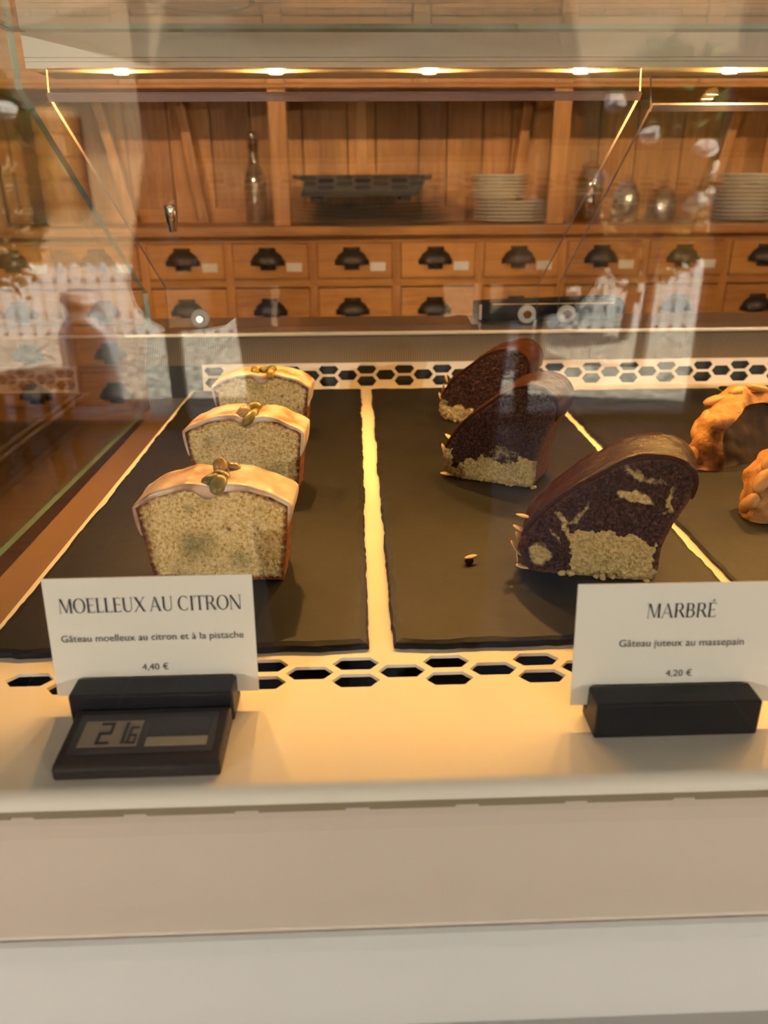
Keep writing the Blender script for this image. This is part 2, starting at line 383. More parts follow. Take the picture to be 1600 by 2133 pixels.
# glass: front pane, end pane following the flap, top pane
MB().box(-0.231, CR, 0.1800, 0.1857, Z(-0.2335), Z(0.1005)).build('front_pane', M['front'], case)
MB().prism([(0.187, Z(-0.205)), (0.866, Z(-0.216)), (0.866, Z(-0.100)), (0.606, Z(0.066)), (0.606, Z(0.1005)), (0.187, Z(0.1005))], -0.231, GX, 'x', mi=1, cap=0).build('end_pane', [M['glass'], M['gedge']], case)
MB().prism([(0.166, Z(0.1010)), (0.612, Z(0.1010)), (0.612, Z(0.1060)), (0.166, Z(0.1060))], -0.231, CR, 'x').build('top_pane', M['glass'], case)
MB().box(-0.231, CR, 0.6122, 0.6128, Z(0.1010), Z(0.1060)).build('top_pane_edge', M['gedge'], case)
MB().box(-0.2315, -0.2309, 0.166, 0.612, Z(0.1010), Z(0.1060)).build('top_pane_edge', M['gedge'], case)
# light bar under the back of the top pane
bar = MB().prism([(0.6065, Z(0.0788)), (0.6065, Z(0.0825)), (0.6072, Z(0.0827)), (0.6065, Z(0.0829)), (0.6065, Z(0.0850)), (0.6072, Z(0.0852)), (0.6065, Z(0.0854)), (0.6065, Z(0.1000)), (0.660, Z(0.1000)), (0.660, Z(0.0788))], -0.222, CR, 'x').build('light_bar', M['bar'], case)
LEDM = mat('led_lens', (1, 0.9, 0.7), 0.3, emis=(WARM, 6.0))
for i in range(12):
    x = -0.165 + 0.11*i
    if x > CR-0.05: break
    MB().lathe([(0, -0.0004), (0.005, -0.0004), (0.0055, 0.0), (0.0, 0.0)], (x, 0.632, Z(0.0786)), 12).build('led', LEDM, bar)
    ld = bpy.data.lights.new('led_light', 'AREA'); ld.shape = 'DISK'; ld.size = 0.009; ld.energy = LED_W; ld.color = WARM
    lo = bpy.data.objects.new('led_light', ld); COL.objects.link(lo); lo.location = (x, 0.632, Z(0.0776))
    lo.rotation_euler = Vector((0, -0.95, -1)).to_track_quat('-Z', 'Y').to_euler(); lo.parent = bar

# ------------------------------------------------------------------ perforated cream tray plate
tray = empty('tray_plate', (0.45, 0.5, TOP), 'cream enamelled tray plate with hexagon perforations front and back', 'tray')
def plate_mesh(name, outline, holes, thick):
    cu = bpy.data.curves.new(name, 'CURVE'); cu.dimensions = '2D'; cu.fill_mode = 'BOTH'; cu.extrude = thick/2
    for poly in [outline]+holes:
        sp = cu.splines.new('POLY'); sp.points.add(len(poly)-1); sp.use_cyclic_u = True
        for q, p in zip(sp.points, poly): q.co = (p[0], p[1], 0, 1)
    o = bpy.data.objects.new(name, cu); COL.objects.link(o)
    dg = bpy.context.evaluated_depsgraph_get(); me = bpy.data.meshes.new_from_object(o.evaluated_get(dg))
    bpy.data.objects.remove(o); bpy.data.curves.remove(cu)
    return me
def hexa(cx, cy, a=0.0103, h=0.0047): return [(cx-a, cy), (cx-a*0.60, cy-h), (cx+a*0.60, cy-h), (cx+a, cy), (cx+a*0.60, cy+h), (cx-a*0.60, cy+h)]
P0, PX0, PX1 = 0.0395, -0.1735, 1.10
holes = []
k = -5
while True:
    cx = -0.0035 + P0*k
    if cx > PX1-0.03: break
    if cx > PX0+0.012: holes += [hexa(cx, 0.2848), hexa(cx, 0.2722)]
    if cx+P0/2 > PX0+0.012: holes.append(hexa(cx+P0/2, 0.2785))
    k += 1
pm = plate_mesh('plate', [(PX0, 0.2135), (PX1, 0.2135), (PX1, 0.7935), (PX0, 0.7935)], holes, 0.0016)
pm.materials.clear(); pm.materials.append(M['cream']); pm.transform(Matrix.Translation((0, 0, TOP-0.0008)))
link('sheet', pm, tray)
# upright back edge of the plate with its own perforations
holes = []
k = -5
while True:
    cx = 0.0085 + P0*k
    if cx > PX1-0.03: break
    if cx > PX0+0.012: holes += [hexa(cx, 0.0199, h=0.0050), hexa(cx, 0.0073, h=0.0050)]
    if cx+P0/2 > PX0+0.012: holes.append(hexa(cx+P0/2, 0.0136, h=0.0050))
    k += 1
bm_ = plate_mesh('plate_back', [(PX0+0.012, -0.0008), (PX1, -0.0008), (PX1, 0.0262), (PX0+0.012, 0.0262)], holes, 0.0016)
bm_.materials.clear(); bm_.materials.append(M['cream'])
bm_.transform(Matrix.Translation((0, 0.795, TOP)) @ Matrix.Rotation(math.radians(82), 4, 'X'))
link('back_upstand', bm_, tray)
MB().box(PX0+0.012, PX1, 0.7985, 0.8060, Z(-0.1672), Z(-0.1650)).build('back_flange', M['cream'], tray)
# rolled front edge with a notched lip
R_ = 0.0055; pr = []
for i in range(9):
    a = math.pi/2 + (math.pi/2)*i/8
    pr.append((0.2135+R_*math.cos(a), TOP-R_+R_*math.sin(a)))
inn = [(0.2135+(R_-0.0016)*math.cos(math.pi/2+(math.pi/2)*i/8), TOP-R_+(R_-0.0016)*math.sin(math.pi/2+(math.pi/2)*i/8)) for i in range(9)]
MB().prism(pr+inn[::-1], -0.222, PX1, 'x').build('rolled_edge', M['cream'], tray, smooth=False)
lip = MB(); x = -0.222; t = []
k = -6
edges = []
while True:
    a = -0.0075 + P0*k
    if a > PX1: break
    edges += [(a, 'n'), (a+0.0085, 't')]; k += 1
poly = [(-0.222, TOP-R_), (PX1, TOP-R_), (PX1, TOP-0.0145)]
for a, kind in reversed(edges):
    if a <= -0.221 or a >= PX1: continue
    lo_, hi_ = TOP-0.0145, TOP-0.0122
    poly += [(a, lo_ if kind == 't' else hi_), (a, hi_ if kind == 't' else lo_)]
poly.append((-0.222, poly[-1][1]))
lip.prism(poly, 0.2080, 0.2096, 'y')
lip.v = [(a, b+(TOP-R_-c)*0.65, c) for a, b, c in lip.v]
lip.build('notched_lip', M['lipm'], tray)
MB().box(-0.222, PX0, 0.2135, 0.2165, TOP-0.006, TOP).build('edge_filler', M['cream'], tray)

# ------------------------------------------------------------------ slates
def slate(x0, x1, y0, y1, seed, label):
    rnd = random.Random(seed); pts = []
    def side(ax, ay, bx, by, n):
        for i in range(n):
            t = i/n; jx = noise.noise(Vector((ax*31+t*14, seed, ay*17)))*0.0016 + rnd.uniform(-0.0004, 0.0004)
            jy = noise.noise(Vector((bx*23+t*14, seed+9, by*11)))*0.0016 + rnd.uniform(-0.0004, 0.0004)
            pts.append((ax+(bx-ax)*t+jx, ay+(by-ay)*t+jy))
    side(x0, y0, x1, y0, 40); side(x1, y0, x1, y1, 110); side(x1, y1, x0, y1, 40); side(x0, y1, x0, y0, 110)
    n = len(pts); vs = []; cx, cy = (x0+x1)/2, (y0+y1)/2
    for ins, z in ((0.0, TOP+0.0003), (0.0, TOP+0.0018), (0.0010, TOP+0.0028), (0.0035, TOP+0.0036)):
        for i, (px, py) in enumerate(pts):
            q = ins*(1+0.6*noise.noise(Vector((px*60, py*60, seed))))
            vs.append((px+math.copysign(min(q, abs(cx-px)), cx-px), py+math.copysign(min(q, abs(cy-py)), cy-py), z))
    fs = [(r*n+i, r*n+(i+1) % n, (r+1)*n+(i+1) % n, (r+1)*n+i) for r in range(3) for i in range(n)]
    m = MB().add(vs, fs); m.f.append(tuple(3*n+i for i in range(n))); m.m.append(0)
    m.f.append(tuple(range(n))[::-1]); m.m.append(0)
    return tag(m.build('slate_board', M['slate']), label, 'slate board', 'slate serving boards on the tray plate')
slate(-0.1690, 0.0022, 0.2945, 0.781, 1, 'black slate board under the lemon cake slices, beside the glazed end')
slate(0.0132, 0.1868, 0.2945, 0.780, 2, 'black slate board under the dark marble cake slices')
slate(0.1935, 0.3660, 0.2945, 0.762, 3, 'black slate board under the golden nut pastries')
slate(0.3715, 0.5450, 0.2945, 0.770, 4, 'black slate board beyond the nut pastries, mostly out of the picture')
SL = TOP + 0.0037

# ------------------------------------------------------------------ cakes
def cdt_face(boundary, h):
    """Triangulate the inside of a closed outline with inner points on a jittered grid."""
    n = len(boundary); pts = [Vector(p) for p in boundary]
    xs = [p[0] for p in boundary]; ys = [p[1] for p in boundary]
    def inside(x, y):
        c = False; j = n-1
        for i in range(n):
            xi, yi = boundary[i]; xj, yj = boundary[j]
            if (yi > y) != (yj > y) and x < (xj-xi)*(y-yi)/(yj-yi)+xi: c = not c
            j = i
        return c
    y = min(ys)+h*0.6
    while y < max(ys):
        x = min(xs)+h*0.6
        while x < max(xs):
            px, py = x+random.uniform(-.25, .25)*h, y+random.uniform(-.25, .25)*h
            if inside(px, py): pts.append(Vector((px, py)))
            x += h
        y += h
    v, e, f, *_ = delaunay_2d_cdt(pts, [(i, (i+1) % n) for i in range(n)], [], 1, 1e-7)
    return [tuple(p) for p in v], [tuple(x) for x in f]

def resample(poly, step, closed=True):
    out = []; n = len(poly)
    for i in range(n if closed else n-1):
        a, b = Vector(poly[i]), Vector(poly[(i+1) % n]); k = max(1, int((b-a).length/step))
        out += [tuple(a+(b-a)*(t/k)) for t in range(k)]
    if not closed: out.append(tuple(poly[-1]))
    return out

def smooth_poly(poly, it=2):
    for _ in range(it):
        q = []
        for i in range(len(poly)):
            a, b = poly[i], poly[(i+1) % len(poly)]
            q += [(a[0]*.75+b[0]*.25, a[1]*.75+b[1]*.25), (a[0]*.25+b[0]*.75, a[1]*.25+b[1]*.75)]
        poly = q
    return poly

def bdist(boundary, p):
    return min((p[0]-b[0])**2+(p[1]-b[1])**2 for b in boundary)**0.5

def slice_body(parent, T, outline, depth, matname, attrs, seed, h=0.00085, taper=(0, 0, 1.0), amp=0.0014):
    """Cut slice: front face in the local u,v plane at w=0, body reaching back along +w. T maps local to world."""
    bnd = resample(outline, 0.0011); nb = len(bnd)
    ragged = []
    for (u, v) in bnd:
        q = noise.noise(Vector((u*420, v*420, seed)))*0.00045 + noise.noise(Vector((u*1300, v*1300, seed)))*0.0002
        cu, cv = u, v-0.025; l = math.hypot(cu, cv) or 1
        ragged.append((u+q*cu/l, max(0.0, v+q*cv/l)))
    vv, ff = cdt_face(ragged, h)
    cx = sum(p[0] for p in ragged)/nb
    co = []; A = {k: [] for k in attrs}; A['rim'] = []
    coarse = ragged[::3]
    for (u, v) in vv:
        dd = bdist(coarse, (u, v))
        k = min(1.0, dd/0.0022)
        nz = noise.noise(Vector((u*300, v*300, seed)))*0.55 + noise.noise(Vector((u*800, v*800, seed+3)))*0.5 + noise.noise(Vector((u*1700, v*1700, seed+5)))*0.25
        pit = noise.noise(Vector((u*150, v*150, seed+11))); pit = max(0, pit-0.38)*0.006
        co.append(T @ Vector((u, (-nz*amp+pit)*k + (1-k)*0.0006, v)))
        A['rim'].append(max(0.0, 1-dd/0.0062))
        for nme, fn in attrs.items(): A[nme].append(fn(u, v))
    m = MB(); m.add(co, ff)
    # back face and side walls
    rings = 10; base = len(m.v); du, dv, sc = taper
    def wall(u, v, t):
        q = (noise.noise(Vector((u*260, v*260, seed+t*6)))*0.0007+noise.noise(Vector((u*700, v*700, seed+t*17)))*0.0003)*min(1, 4*t)
        s = 1+(sc-1)*t; uu = cx+(u-cx)*s+du*t; vvv = v*s+dv*t*(v/0.06)
        l = math.hypot(uu-cx, vvv-0.03) or 1
        return T @ Vector((uu+q*(uu-cx)/l, depth*t+0.0006*(1-t), max(0.0, vvv+q*(vvv-0.03)/l)))
    for r in range(rings+1):
        for (u, v) in ragged: m.v.append(tuple(wall(u, v, r/rings)))
    nv = len(m.v)
    for r in range(rings):
        for i in range(nb):
            m.f.append((base+r*nb+i, base+r*nb+(i+1) % nb, base+(r+1)*nb+(i+1) % nb, base+(r+1)*nb+i)); m.m.append(1)
    m.f.append(tuple(base+rings*nb+i for i in range(nb))); m.m.append(0)
    me = bpy.data.meshes.new('crumb'); me.from_pydata(m.v, [], m.f)
    me.materials.append(M[matname]); me.materials.append(M['crust'] if matname == 'lemon' else M['marble'])
    me.polygons.foreach_set('material_index', m.m)
    for nme, vals in A.items():
        at = me.attributes.new(nme, 'FLOAT', 'POINT')
        ext = 0.75 if nme == 'rim' else 0.0
        at.data.foreach_set('value', list(vals)+[ext]*(nv-len(vals)))
    me.update()
    o = link('crumb', me, parent)
    return ragged

def shell(parent, T, path, depth, thick, matname, name, seed, drip=None, over=0.0012, taper=(0, 0, 1.0), wob=0.35, bumps=0.0):
    """A coating over an open path of the outline (u,v), from just before the front face to the back."""
    path = resample(path, 0.0012, closed=False); n = len(path)
    nrm = []
    for i in range(n):
        a, b = Vector(path[max(0, i-2)]), Vector(path[min(n-1, i+2)]); d = (b-a).normalized()
        nn = Vector((-d.y, d.x))
        nrm.append(nn)
    mid = Vector((sum(p[0] for p in path)/n, 0.02))
    if nrm[n//2].dot(Vector(path[n//2])-mid) < 0: nrm = [-q for q in nrm]
    du, dv, sc = taper; cx = mid.x; cols = []
    for i in range(n):
        s = i/(n-1); end = min(1.0, min(s, 1-s)/0.07); end = math.sqrt(max(0, end))
        u, v = path[i]; nn = nrm[i]; col = []
        def pt(w, off):
            t = max(0.0, min(1.0, w/depth)); k = 1+(sc-1)*t
            uu = cx+(u-cx)*k+du*t; vv_ = v*k+dv*t*(v/0.06)
            return T @ Vector((uu+nn.x*off, w, max(0.0003, vv_+nn.y*off)))
        th = thick*(0.75+wob*noise.noise(Vector((s*7, seed, 0))))*(0.15+0.85*end)
        dr = (drip(s) if drip else 0.0005)*end + 0.0002
        col.append(pt(0.0002, -dr*0.9)); col.append(pt(-over*0.75*end, -dr)); col.append(pt(-over*end, -dr*0.55))
        col.append(pt(-over*end, th*0.3)); col.append(pt(-over*0.5*end, th*0.85))
        for k in range(9):
            t = 0.03+0.97*k/8
            q = noise.noise(Vector((u*70, t*2.2, seed)))*0.0009 + noise.noise(Vector((u*220, t*6, seed+2)))*(0.0003+bumps)
            col.append(pt(depth*t, max(0.0003, th+q*end)))
        col.append(pt(depth*1.01, -0.0004))
        cols.append(col)
    k = len(cols[0]); m = MB(); m.add([p for c in cols for p in c], [(i*k+j, i*k+j+1, (i+1)*k+j+1, (i+1)*k+j) for i in range(n-1) for j in range(k-1)])
    o = m.build(name, M[matname], parent, smooth=True)
    return o

def place(x, y, z, yaw, lean=0.0, roll=0.0):
    return Matrix.Translation((x, y, z)) @ Matrix.Rotation(yaw, 4, 'Z') @ Matrix.Rotation(lean, 4, 'X') @ Matrix.Rotation(roll, 4, 'Y')

def lemon_slice(x, y, yaw, seed, label, nuts, greens, dripc, lean=0.0):
    e = empty('lemon_cake_slice', (x, y, SL), label, 'cake slice', 'lemon pistachio cake slices')
    T = place(x, y, SL, yaw, lean)
    hb, hs, zs = 0.0338, 0.0386, 0.0415
    def topz(u): 
        a = abs(u)/hs
        return zs + 0.0108*(1-a**2.8) - 0.0022*math.exp(-((u-dripc)/0.0055)**2) + 0.0008*noise.noise(Vector((u*120, seed, 0)))
    top = [(hs*math.sin(t*math.pi/2), 0) for t in [i/20 for i in range(-20, 21)]]
    top = [(u, topz(u)) for u, _ in top]
    left = [(-hb-(hs-hb)*t, zs*t) for t in [i/10 for i in range(0, 10)]]
    right = [(hb+(hs-hb)*t, zs*t) for t in [i/10 for i in range(9, -1, -1)]]
    outline = left+top+right
    def green(u, v):
        g = 0.0
        for (gu, gv, gr, gs) in greens: g = max(g, gs*math.exp(-(((u-gu)/gr)**2+((v-gv)/(gr*0.85))**2)))
        return g + 0.16*noise.noise(Vector((u*110, v*110, seed+4)))
    slice_body(e, T, outline, 0.027, 'lemon', {'green': green}, seed)
    ll = [(-hb-(hs-hb)*t, zs*t) for t in (0.62, 0.74, 0.85, 0.95)]; rr = [(-u, v) for u, v in ll[::-1]]
    rr = rr[:-1] if seed % 2 else rr
    path = [(u-0.0002, v) for u, v in ll]+top+[(u+0.0002, v) for u, v in rr]
    def drip(s):
        base = 0.0012+0.0010*noise.noise(Vector((s*9, seed, 1)))
        side = 1.0 if 0.22 < s < 0.78 else 0.35
        return max(0.0003, base*side + 0.0042*math.exp(-((s-0.5-dripc*4.2)/0.045)**2))
    shell(e, T, path, 0.0285, 0.0021, 'icing', 'icing', seed, drip)
    for i, (u, w, h, ln, wd, rz, rx, tn) in enumerate(nuts):
        c = T @ Vector((u, w, topz(u)+0.0018+h))
        rot = Matrix.Rotation(rz, 3, 'Z') @ Matrix.Rotation(rx, 3, 'X')
        MB().blob(c, (wd, ln, wd*0.8), rot=rot, seg=14, rings=10, amp=0.16, freq=1.4).build('pistachio', M['pistachio'], e, smooth=True)
    return e
lemon_slice(-0.0745, 0.359, math.radians(-2), 3, 'front iced lemon cake slice, half behind the left price card',
    [(0.001, 0.022, 0.003, 0.0048, 0.0040, 0.4, 1.2, 0), (0.0075, 0.025, 0.0005, 0.0040, 0.003, 1.0, 0, 0), (0.0035, 0.0120, 0.0014, 0.0052, 0.0034, 1.2, 0.2, 0),
     (-0.0005, 0.0065, 0.0012, 0.0056, 0.0033, -0.9, 0.1, 0), (0.0042, 0.0010, 0.0004, 0.0062, 0.0042, -0.25, 0.55, 0)],
    [(-0.010, 0.020, 0.014, 0.95), (-0.002, 0.044, 0.010, 0.6), (0.012, 0.012, 0.010, 0.75), (-0.020, 0.008, 0.012, 0.6), (-0.012, 0.040, 0.005, 0.8), (0.024, 0.040, 0.003, 0.8)], 0.002)
lemon_slice(-0.0760, 0.486, math.radians(-4), 8, 'middle iced lemon cake slice with two green pistachios at its front edge',
    [(0.0035, 0.0205, 0.0016, 0.0062, 0.0043, -1.2, 0.2, 0), (0.000, 0.0060, 0.0012, 0.0062, 0.0045, -0.7, 0.5, 0), (0.0055, 0.0010, 0.0000, 0.0085, 0.0038, -0.55, 0.45, 0)],
    [(-0.023, 0.036, 0.007, 0.8), (-0.006, 0.040, 0.012, 0.6), (0.018, 0.012, 0.014, 0.9), (0.006, 0.024, 0.006, 0.5)], 0.0035)
lemon_slice(-0.0785, 0.612, math.radians(-3), 14, 'rear iced lemon cake slice against the hexagon upstand',
    [(-0.005, 0.006, 0.0006, 0.0050, 0.0034, 0.3, 0.4, 0), (0.003, 0.010, 0.0016, 0.0058, 0.0036, 1.4, 0.1, 0), (0.008, 0.008, 0.0012, 0.0050, 0.0036, -1.0, 0.1, 0), (0.0085, 0.000, -0.001, 0.0052, 0.0036, -0.2, 0.9, 0)],
    [(-0.004, 0.042, 0.012, 0.6), (0.006, 0.022, 0.013, 0.5), (-0.022, 0.034, 0.006, 0.5), (0.026, 0.044, 0.006, 0.6)], 0.001)

GP = [(0.003, 0.0213), (0.0008, 0.013), (0.0025, 0.0050), (0.008, 0.0005), (0.020, 0.0), (0.040, 0.0), (0.060, 0.0), (0.0700, 0.0003), (0.0728, 0.005), (0.0722, 0.0186),
      (0.0756, 0.032), (0.0834, 0.049), (0.0846, 0.058), (0.0822, 0.0648), (0.0736, 0.0704), (0.0612, 0.0708), (0.0489, 0.0668), (0.0368, 0.0580), (0.0244, 0.0484), (0.0150, 0.0392), (0.0078, 0.0295)]
def marble_slice(x, y, yaw, seed, label, pale, s, almonds, thick=0.034, lean=0.0):
    e = empty('marble_cake_slice', (x, y, SL), label, 'cake slice', 'chocolate glazed marble cake slices')
    T = place(x, y, SL, yaw, lean)
    prof = [((u-0.041)*s[0], v*s[1]) for u, v in GP]
    out = smooth_poly(prof, 2); out = [(u, max(0.0, v)) for u, v in out]
    slice_body(e, T, out, thick, 'marble', {'pale': pale}, seed, taper=(0.002, 0.002, 1.0), amp=0.0020)
    # glaze over the arch, from low on the rounded side to part-way down the steep side
    arch = [prof[i] for i in (0, 20, 19, 18, 17, 16, 15, 14, 13, 12, 11)]
    arch = [(arch[0][0], arch[0][1])]+arch[1:]
    sm = arch
    for _ in range(2):
        q = [sm[0]]
        for a, b in zip(sm[:-1], sm[1:]): q += [(a[0]*.75+b[0]*.25, a[1]*.75+b[1]*.25), (a[0]*.25+b[0]*.75, a[1]*.25+b[1]*.75)]
        sm = q+[sm[-1]]
    shell(e, T, sm, thick*1.02, 0.0020, 'glaze', 'chocolate_glaze', seed, lambda q: 0.0007+0.0005*noise.noise(Vector((q*12, seed, 2))), over=0.0006, taper=(0.002, 0.002, 1.0), wob=0.5, bumps=0.0006)
    rnd = random.Random(seed)
    for (u, w, v, L, a, b) in almonds:
        c = T @ Vector((u+0.0035, w, v)); m = MB()
        rot = Matrix.Rotation(yaw, 3, 'Z') @ Matrix.Rotation(a, 3, 'Y') @ Matrix.Rotation(b, 3, 'Z')
        m.blob(c, (L, L*0.55, 0.0006), rot=rot, seg=12, rings=6, amp=0.15, freq=1.2)
        m.build('almond_flake', M['almond'], e, smooth=True)
    # loose crumbs clinging along the cut bottom edge
    for i in range(9):
        u = rnd.uniform(-0.025, 0.034); c = T @ Vector((u, rnd.uniform(-0.0025, 0.0), rnd.uniform(0.0006, 0.0022)))
        r = rnd.uniform(0.0010, 0.0021)
        cm = MB().blob(c, (r*1.2, r, r*0.8), seg=9, rings=6, amp=0.5, freq=2.2).build('clinging_crumb', M['crumbbit'], e)
    return e
M['crumbbit'] = mat('pale_crumb_bit', (0.52, 0.36, 0.14), 0.8, bump=(500, 0.5, 0.0006))
def nz(u, v, f, s): return noise.noise(Vector((u*f, v*f, s)))
def warp(u, v, s): return (u+0.0032*nz(u, v, 130, s)+0.0014*nz(u, v, 380, s+2), v+0.0030*nz(u, v, 140, s+5)+0.0014*nz(u, v, 360, s+7))
def pale3(u, v):
    u, v = warp(u, v, 31)
    q = 0.0255 + 0.004*nz(u, 0, 90, 5) - 0.012*max(0, (-0.012-u)/0.02) - 0.004*max(0, (u-0.012)/0.02)
    a = 1 if v < q + 0.003*nz(u, v, 220, 1) and -0.013 < u < 0.0295+0.004*nz(v, 0, 120, 3) else 0
    for (cu, cv, ru, rv, tilt, st) in ((0.016, 0.0455, 0.0085, 0.0030, -0.15, 1), (0.018, 0.0565, 0.013, 0.0022, -0.35, .6), (-0.0165, 0.027, 0.0022, 0.009, 0.45, .9), (-0.028, 0.0105, 0.0050, 0.0065, 0.2, 1), (-0.022, 0.022, 0.0014, 0.008, 0.5, .6), (-0.010, 0.0345, 0.010, 0.0022, 0.85, .6), (0.033, 0.046, 0.0018, 0.009, -0.2, .7)):
        du, dv = u-cu, v-cv; c_, s_ = math.cos(tilt), math.sin(tilt)
        x_, y_2 = (du*c_+dv*s_)/ru, (-du*s_+dv*c_)/rv
        a = max(a, st*max(0, 1.25-(x_*x_+y_2*y_2)*0.7))
    return min(1, a)*0.9 - 0.05
def pale2(u, v):
    u, v = warp(u, v, 47)
    q = 0.0165+0.005*nz(u, 0, 100, 8) + (0.003 if u > 0.012 else 0) - 0.008*(1 if -0.030 < u < -0.020 else 0)
    a = 1 if v < q + 0.003*nz(u, v, 240, 2) else 0
    if 0 < v-0.017-0.0*u < 0.007 and -0.008 < u < 0.018: a = max(a, 0.45)
    if u < -0.031 and v < 0.021: a = 1
    if (u-0.006)**2/0.00004 + (v-0.024)**2/0.000012 < 1: a = 0.55
    return a*0.9-0.05
def pale1(u, v):
    u, v = warp(u, v, 58)
    a = 1 if (v < 0.014+0.003*nz(u, 0, 130, 4) and u < -0.005) else 0
    if v < 0.019 and u < -0.028: a = max(a, 0.6)
    return a*0.85-0.05
marble_slice(0.1205, 0.3540, math.radians(-13), 21, 'front marble cake slice with a big pale yellow patch, behind the right price card', pale3, (1.0, 0.95),
    [(-0.0425, 0.004, 0.0225, 0.0048, 0.5, 0.2), (-0.0435, 0.006, 0.0170, 0.0042, 1.2, 0.6), (-0.0440, 0.001, 0.0125, 0.0050, 0.9, -0.3), (-0.0430, 0.003, 0.0075, 0.0052, 1.5, 0.3), (-0.0395, 0.001, 0.0025, 0.0050, 0.3, 0.5), (-0.0415, 0.010, 0.0275, 0.0040, 0.2, 0.1)], 0.030)
marble_slice(0.0915, 0.4960, math.radians(-26), 33, 'middle marble cake slice, almost all chocolate with a pale crumbling foot', pale2, (0.93, 0.98),
    [(-0.0400, 0.002, 0.0180, 0.0058, 1.2, 0.2), (-0.0405, 0.004, 0.0110, 0.0055, 1.6, 0.5), (-0.0370, 0.000, 0.0020, 0.0050, 0.1, 0.3), (-0.0385, 0.012, 0.0240, 0.0060, 0.6, 0.1)], 0.034)
marble_slice(0.1030, 0.6400, math.radians(-28), 45, 'rear marble cake slice leaning behind the middle one', pale1, (0.94, 0.94),
    [(-0.0405, 0.004, 0.0190, 0.0055, 1.2, 0.3), (-0.0395, 0.006, 0.0270, 0.0050, 1.8, 0.4), (-0.0380, 0.009, 0.0350, 0.0046, 1.4, 0.2)], 0.034)
tc = empty('cake_crumb', (0.058, 0.3725, SL), 'small fallen crumb with an almond sliver on the slate beside the front marble slice', 'crumb')
MB().blob((0.058, 0.3725, SL+0.0018), (0.0026, 0.002, 0.0019), seg=10, rings=7, amp=0.5, freq=2).build('crumb', M['glaze'], tc)
MB().blob((0.0590, 0.3735, SL+0.0036), (0.0042, 0.0018, 0.0006), seg=10, rings=6, rot=Matrix.Rotation(0.5, 3, 'Z')).build('almond_sliver', M['almond'], tc, smooth=True)

# nut pastries: half rounds on edge, lumpy baked rim, dark flat face
def nut_pastry(x, y, yaw, lean, R, thick, seed, label):
    e = empty('nut_pastry', (x, y, SL), label, 'pastry', 'golden nut pastries')
    T = place(x, y, SL, yaw, lean); rnd = random.Random(seed)
    m = MB(); n = 56; ri = 14; vs = []
    for i in range(n+1):                               # rim: angle over the arch, cross-section across the thickness
        a = math.pi*i/n
        for j in range(ri+1):
            b = -math.pi*0.5 + math.pi*1.35*j/ri
            rr = R + 0.013*math.cos(b); ww = thick*0.5 + thick*0.62*math.sin(b)
            p = Vector((-rr*math.cos(a), ww, rr*math.sin(a)))
            k = noise.noise(p*75+Vector((seed, 0, 0)))*0.0042 + noise.noise(p*190+Vector((seed, 3, 0)))*0.0017 + noise.noise(p*520)*0.0005
            d = Vector((-math.cos(a)*math.cos(b), math.sin(b), math.sin(a)*math.cos(b)))
            p = T @ (p + d*k); p.z = max(SL+0.0003, p.z); vs.append(p)
    m.add(vs, [(i*(ri+1)+j, (i+1)*(ri+1)+j, (i+1)*(ri+1)+j+1, i*(ri+1)+j+1) for i in range(n) for j in range(ri)])
    m.build('baked_rim', M['pastry'], e, smooth=True)
    b = resample([(-R*math.cos(math.pi*i/30), R*math.sin(math.pi*i/30)) for i in range(31)], 0.003)
    vv, ff = cdt_face(b, 0.0030); m = MB()
    for off in (thick*0.10, thick*0.95):
        m.add([T @ Vector((u, off+noise.noise(Vector((u*120, v*120, seed)))*0.0012, max(0.0003, v))) for u, v in vv], ff)
    m.v = [(a, b_, max(SL+0.0003, c)) for a, b_, c in m.v]
    m.build('dark_face', M['chocface'], e, smooth=True)
    for i in range(9):
        a = math.pi*(0.06+0.10*i+rnd.uniform(-.02, .02)); rr = R+0.0118; ww = thick*rnd.uniform(0.15, 0.75)
        p = T @ Vector((-rr*math.cos(a), ww, max(0.012, rr*math.sin(a))))
        rot = Matrix.Rotation(yaw, 3, 'Z') @ Matrix.Rotation(a-math.pi/2, 3, 'Y') @ Matrix.Rotation(rnd.uniform(-.8, .8), 3, 'Z')
        MB().blob(p, (0.0085, 0.0052, 0.0030), rot=rot, seg=14, rings=9, amp=0.18, freq=1.5).build('nut', M['pastrynut'], e, smooth=True)
    return e
nut_pastry(0.2980, 0.532, math.radians(26), math.radians(-20), 0.043, 0.022, 5, 'golden nut pastry with a dark flat face, standing at the back of its slate')
nut_pastry(0.2860, 0.4330, math.radians(20), math.radians(-18), 0.0370, 0.022, 9, 'lower golden nut pastry cut off by the picture edge, nearest the right card')

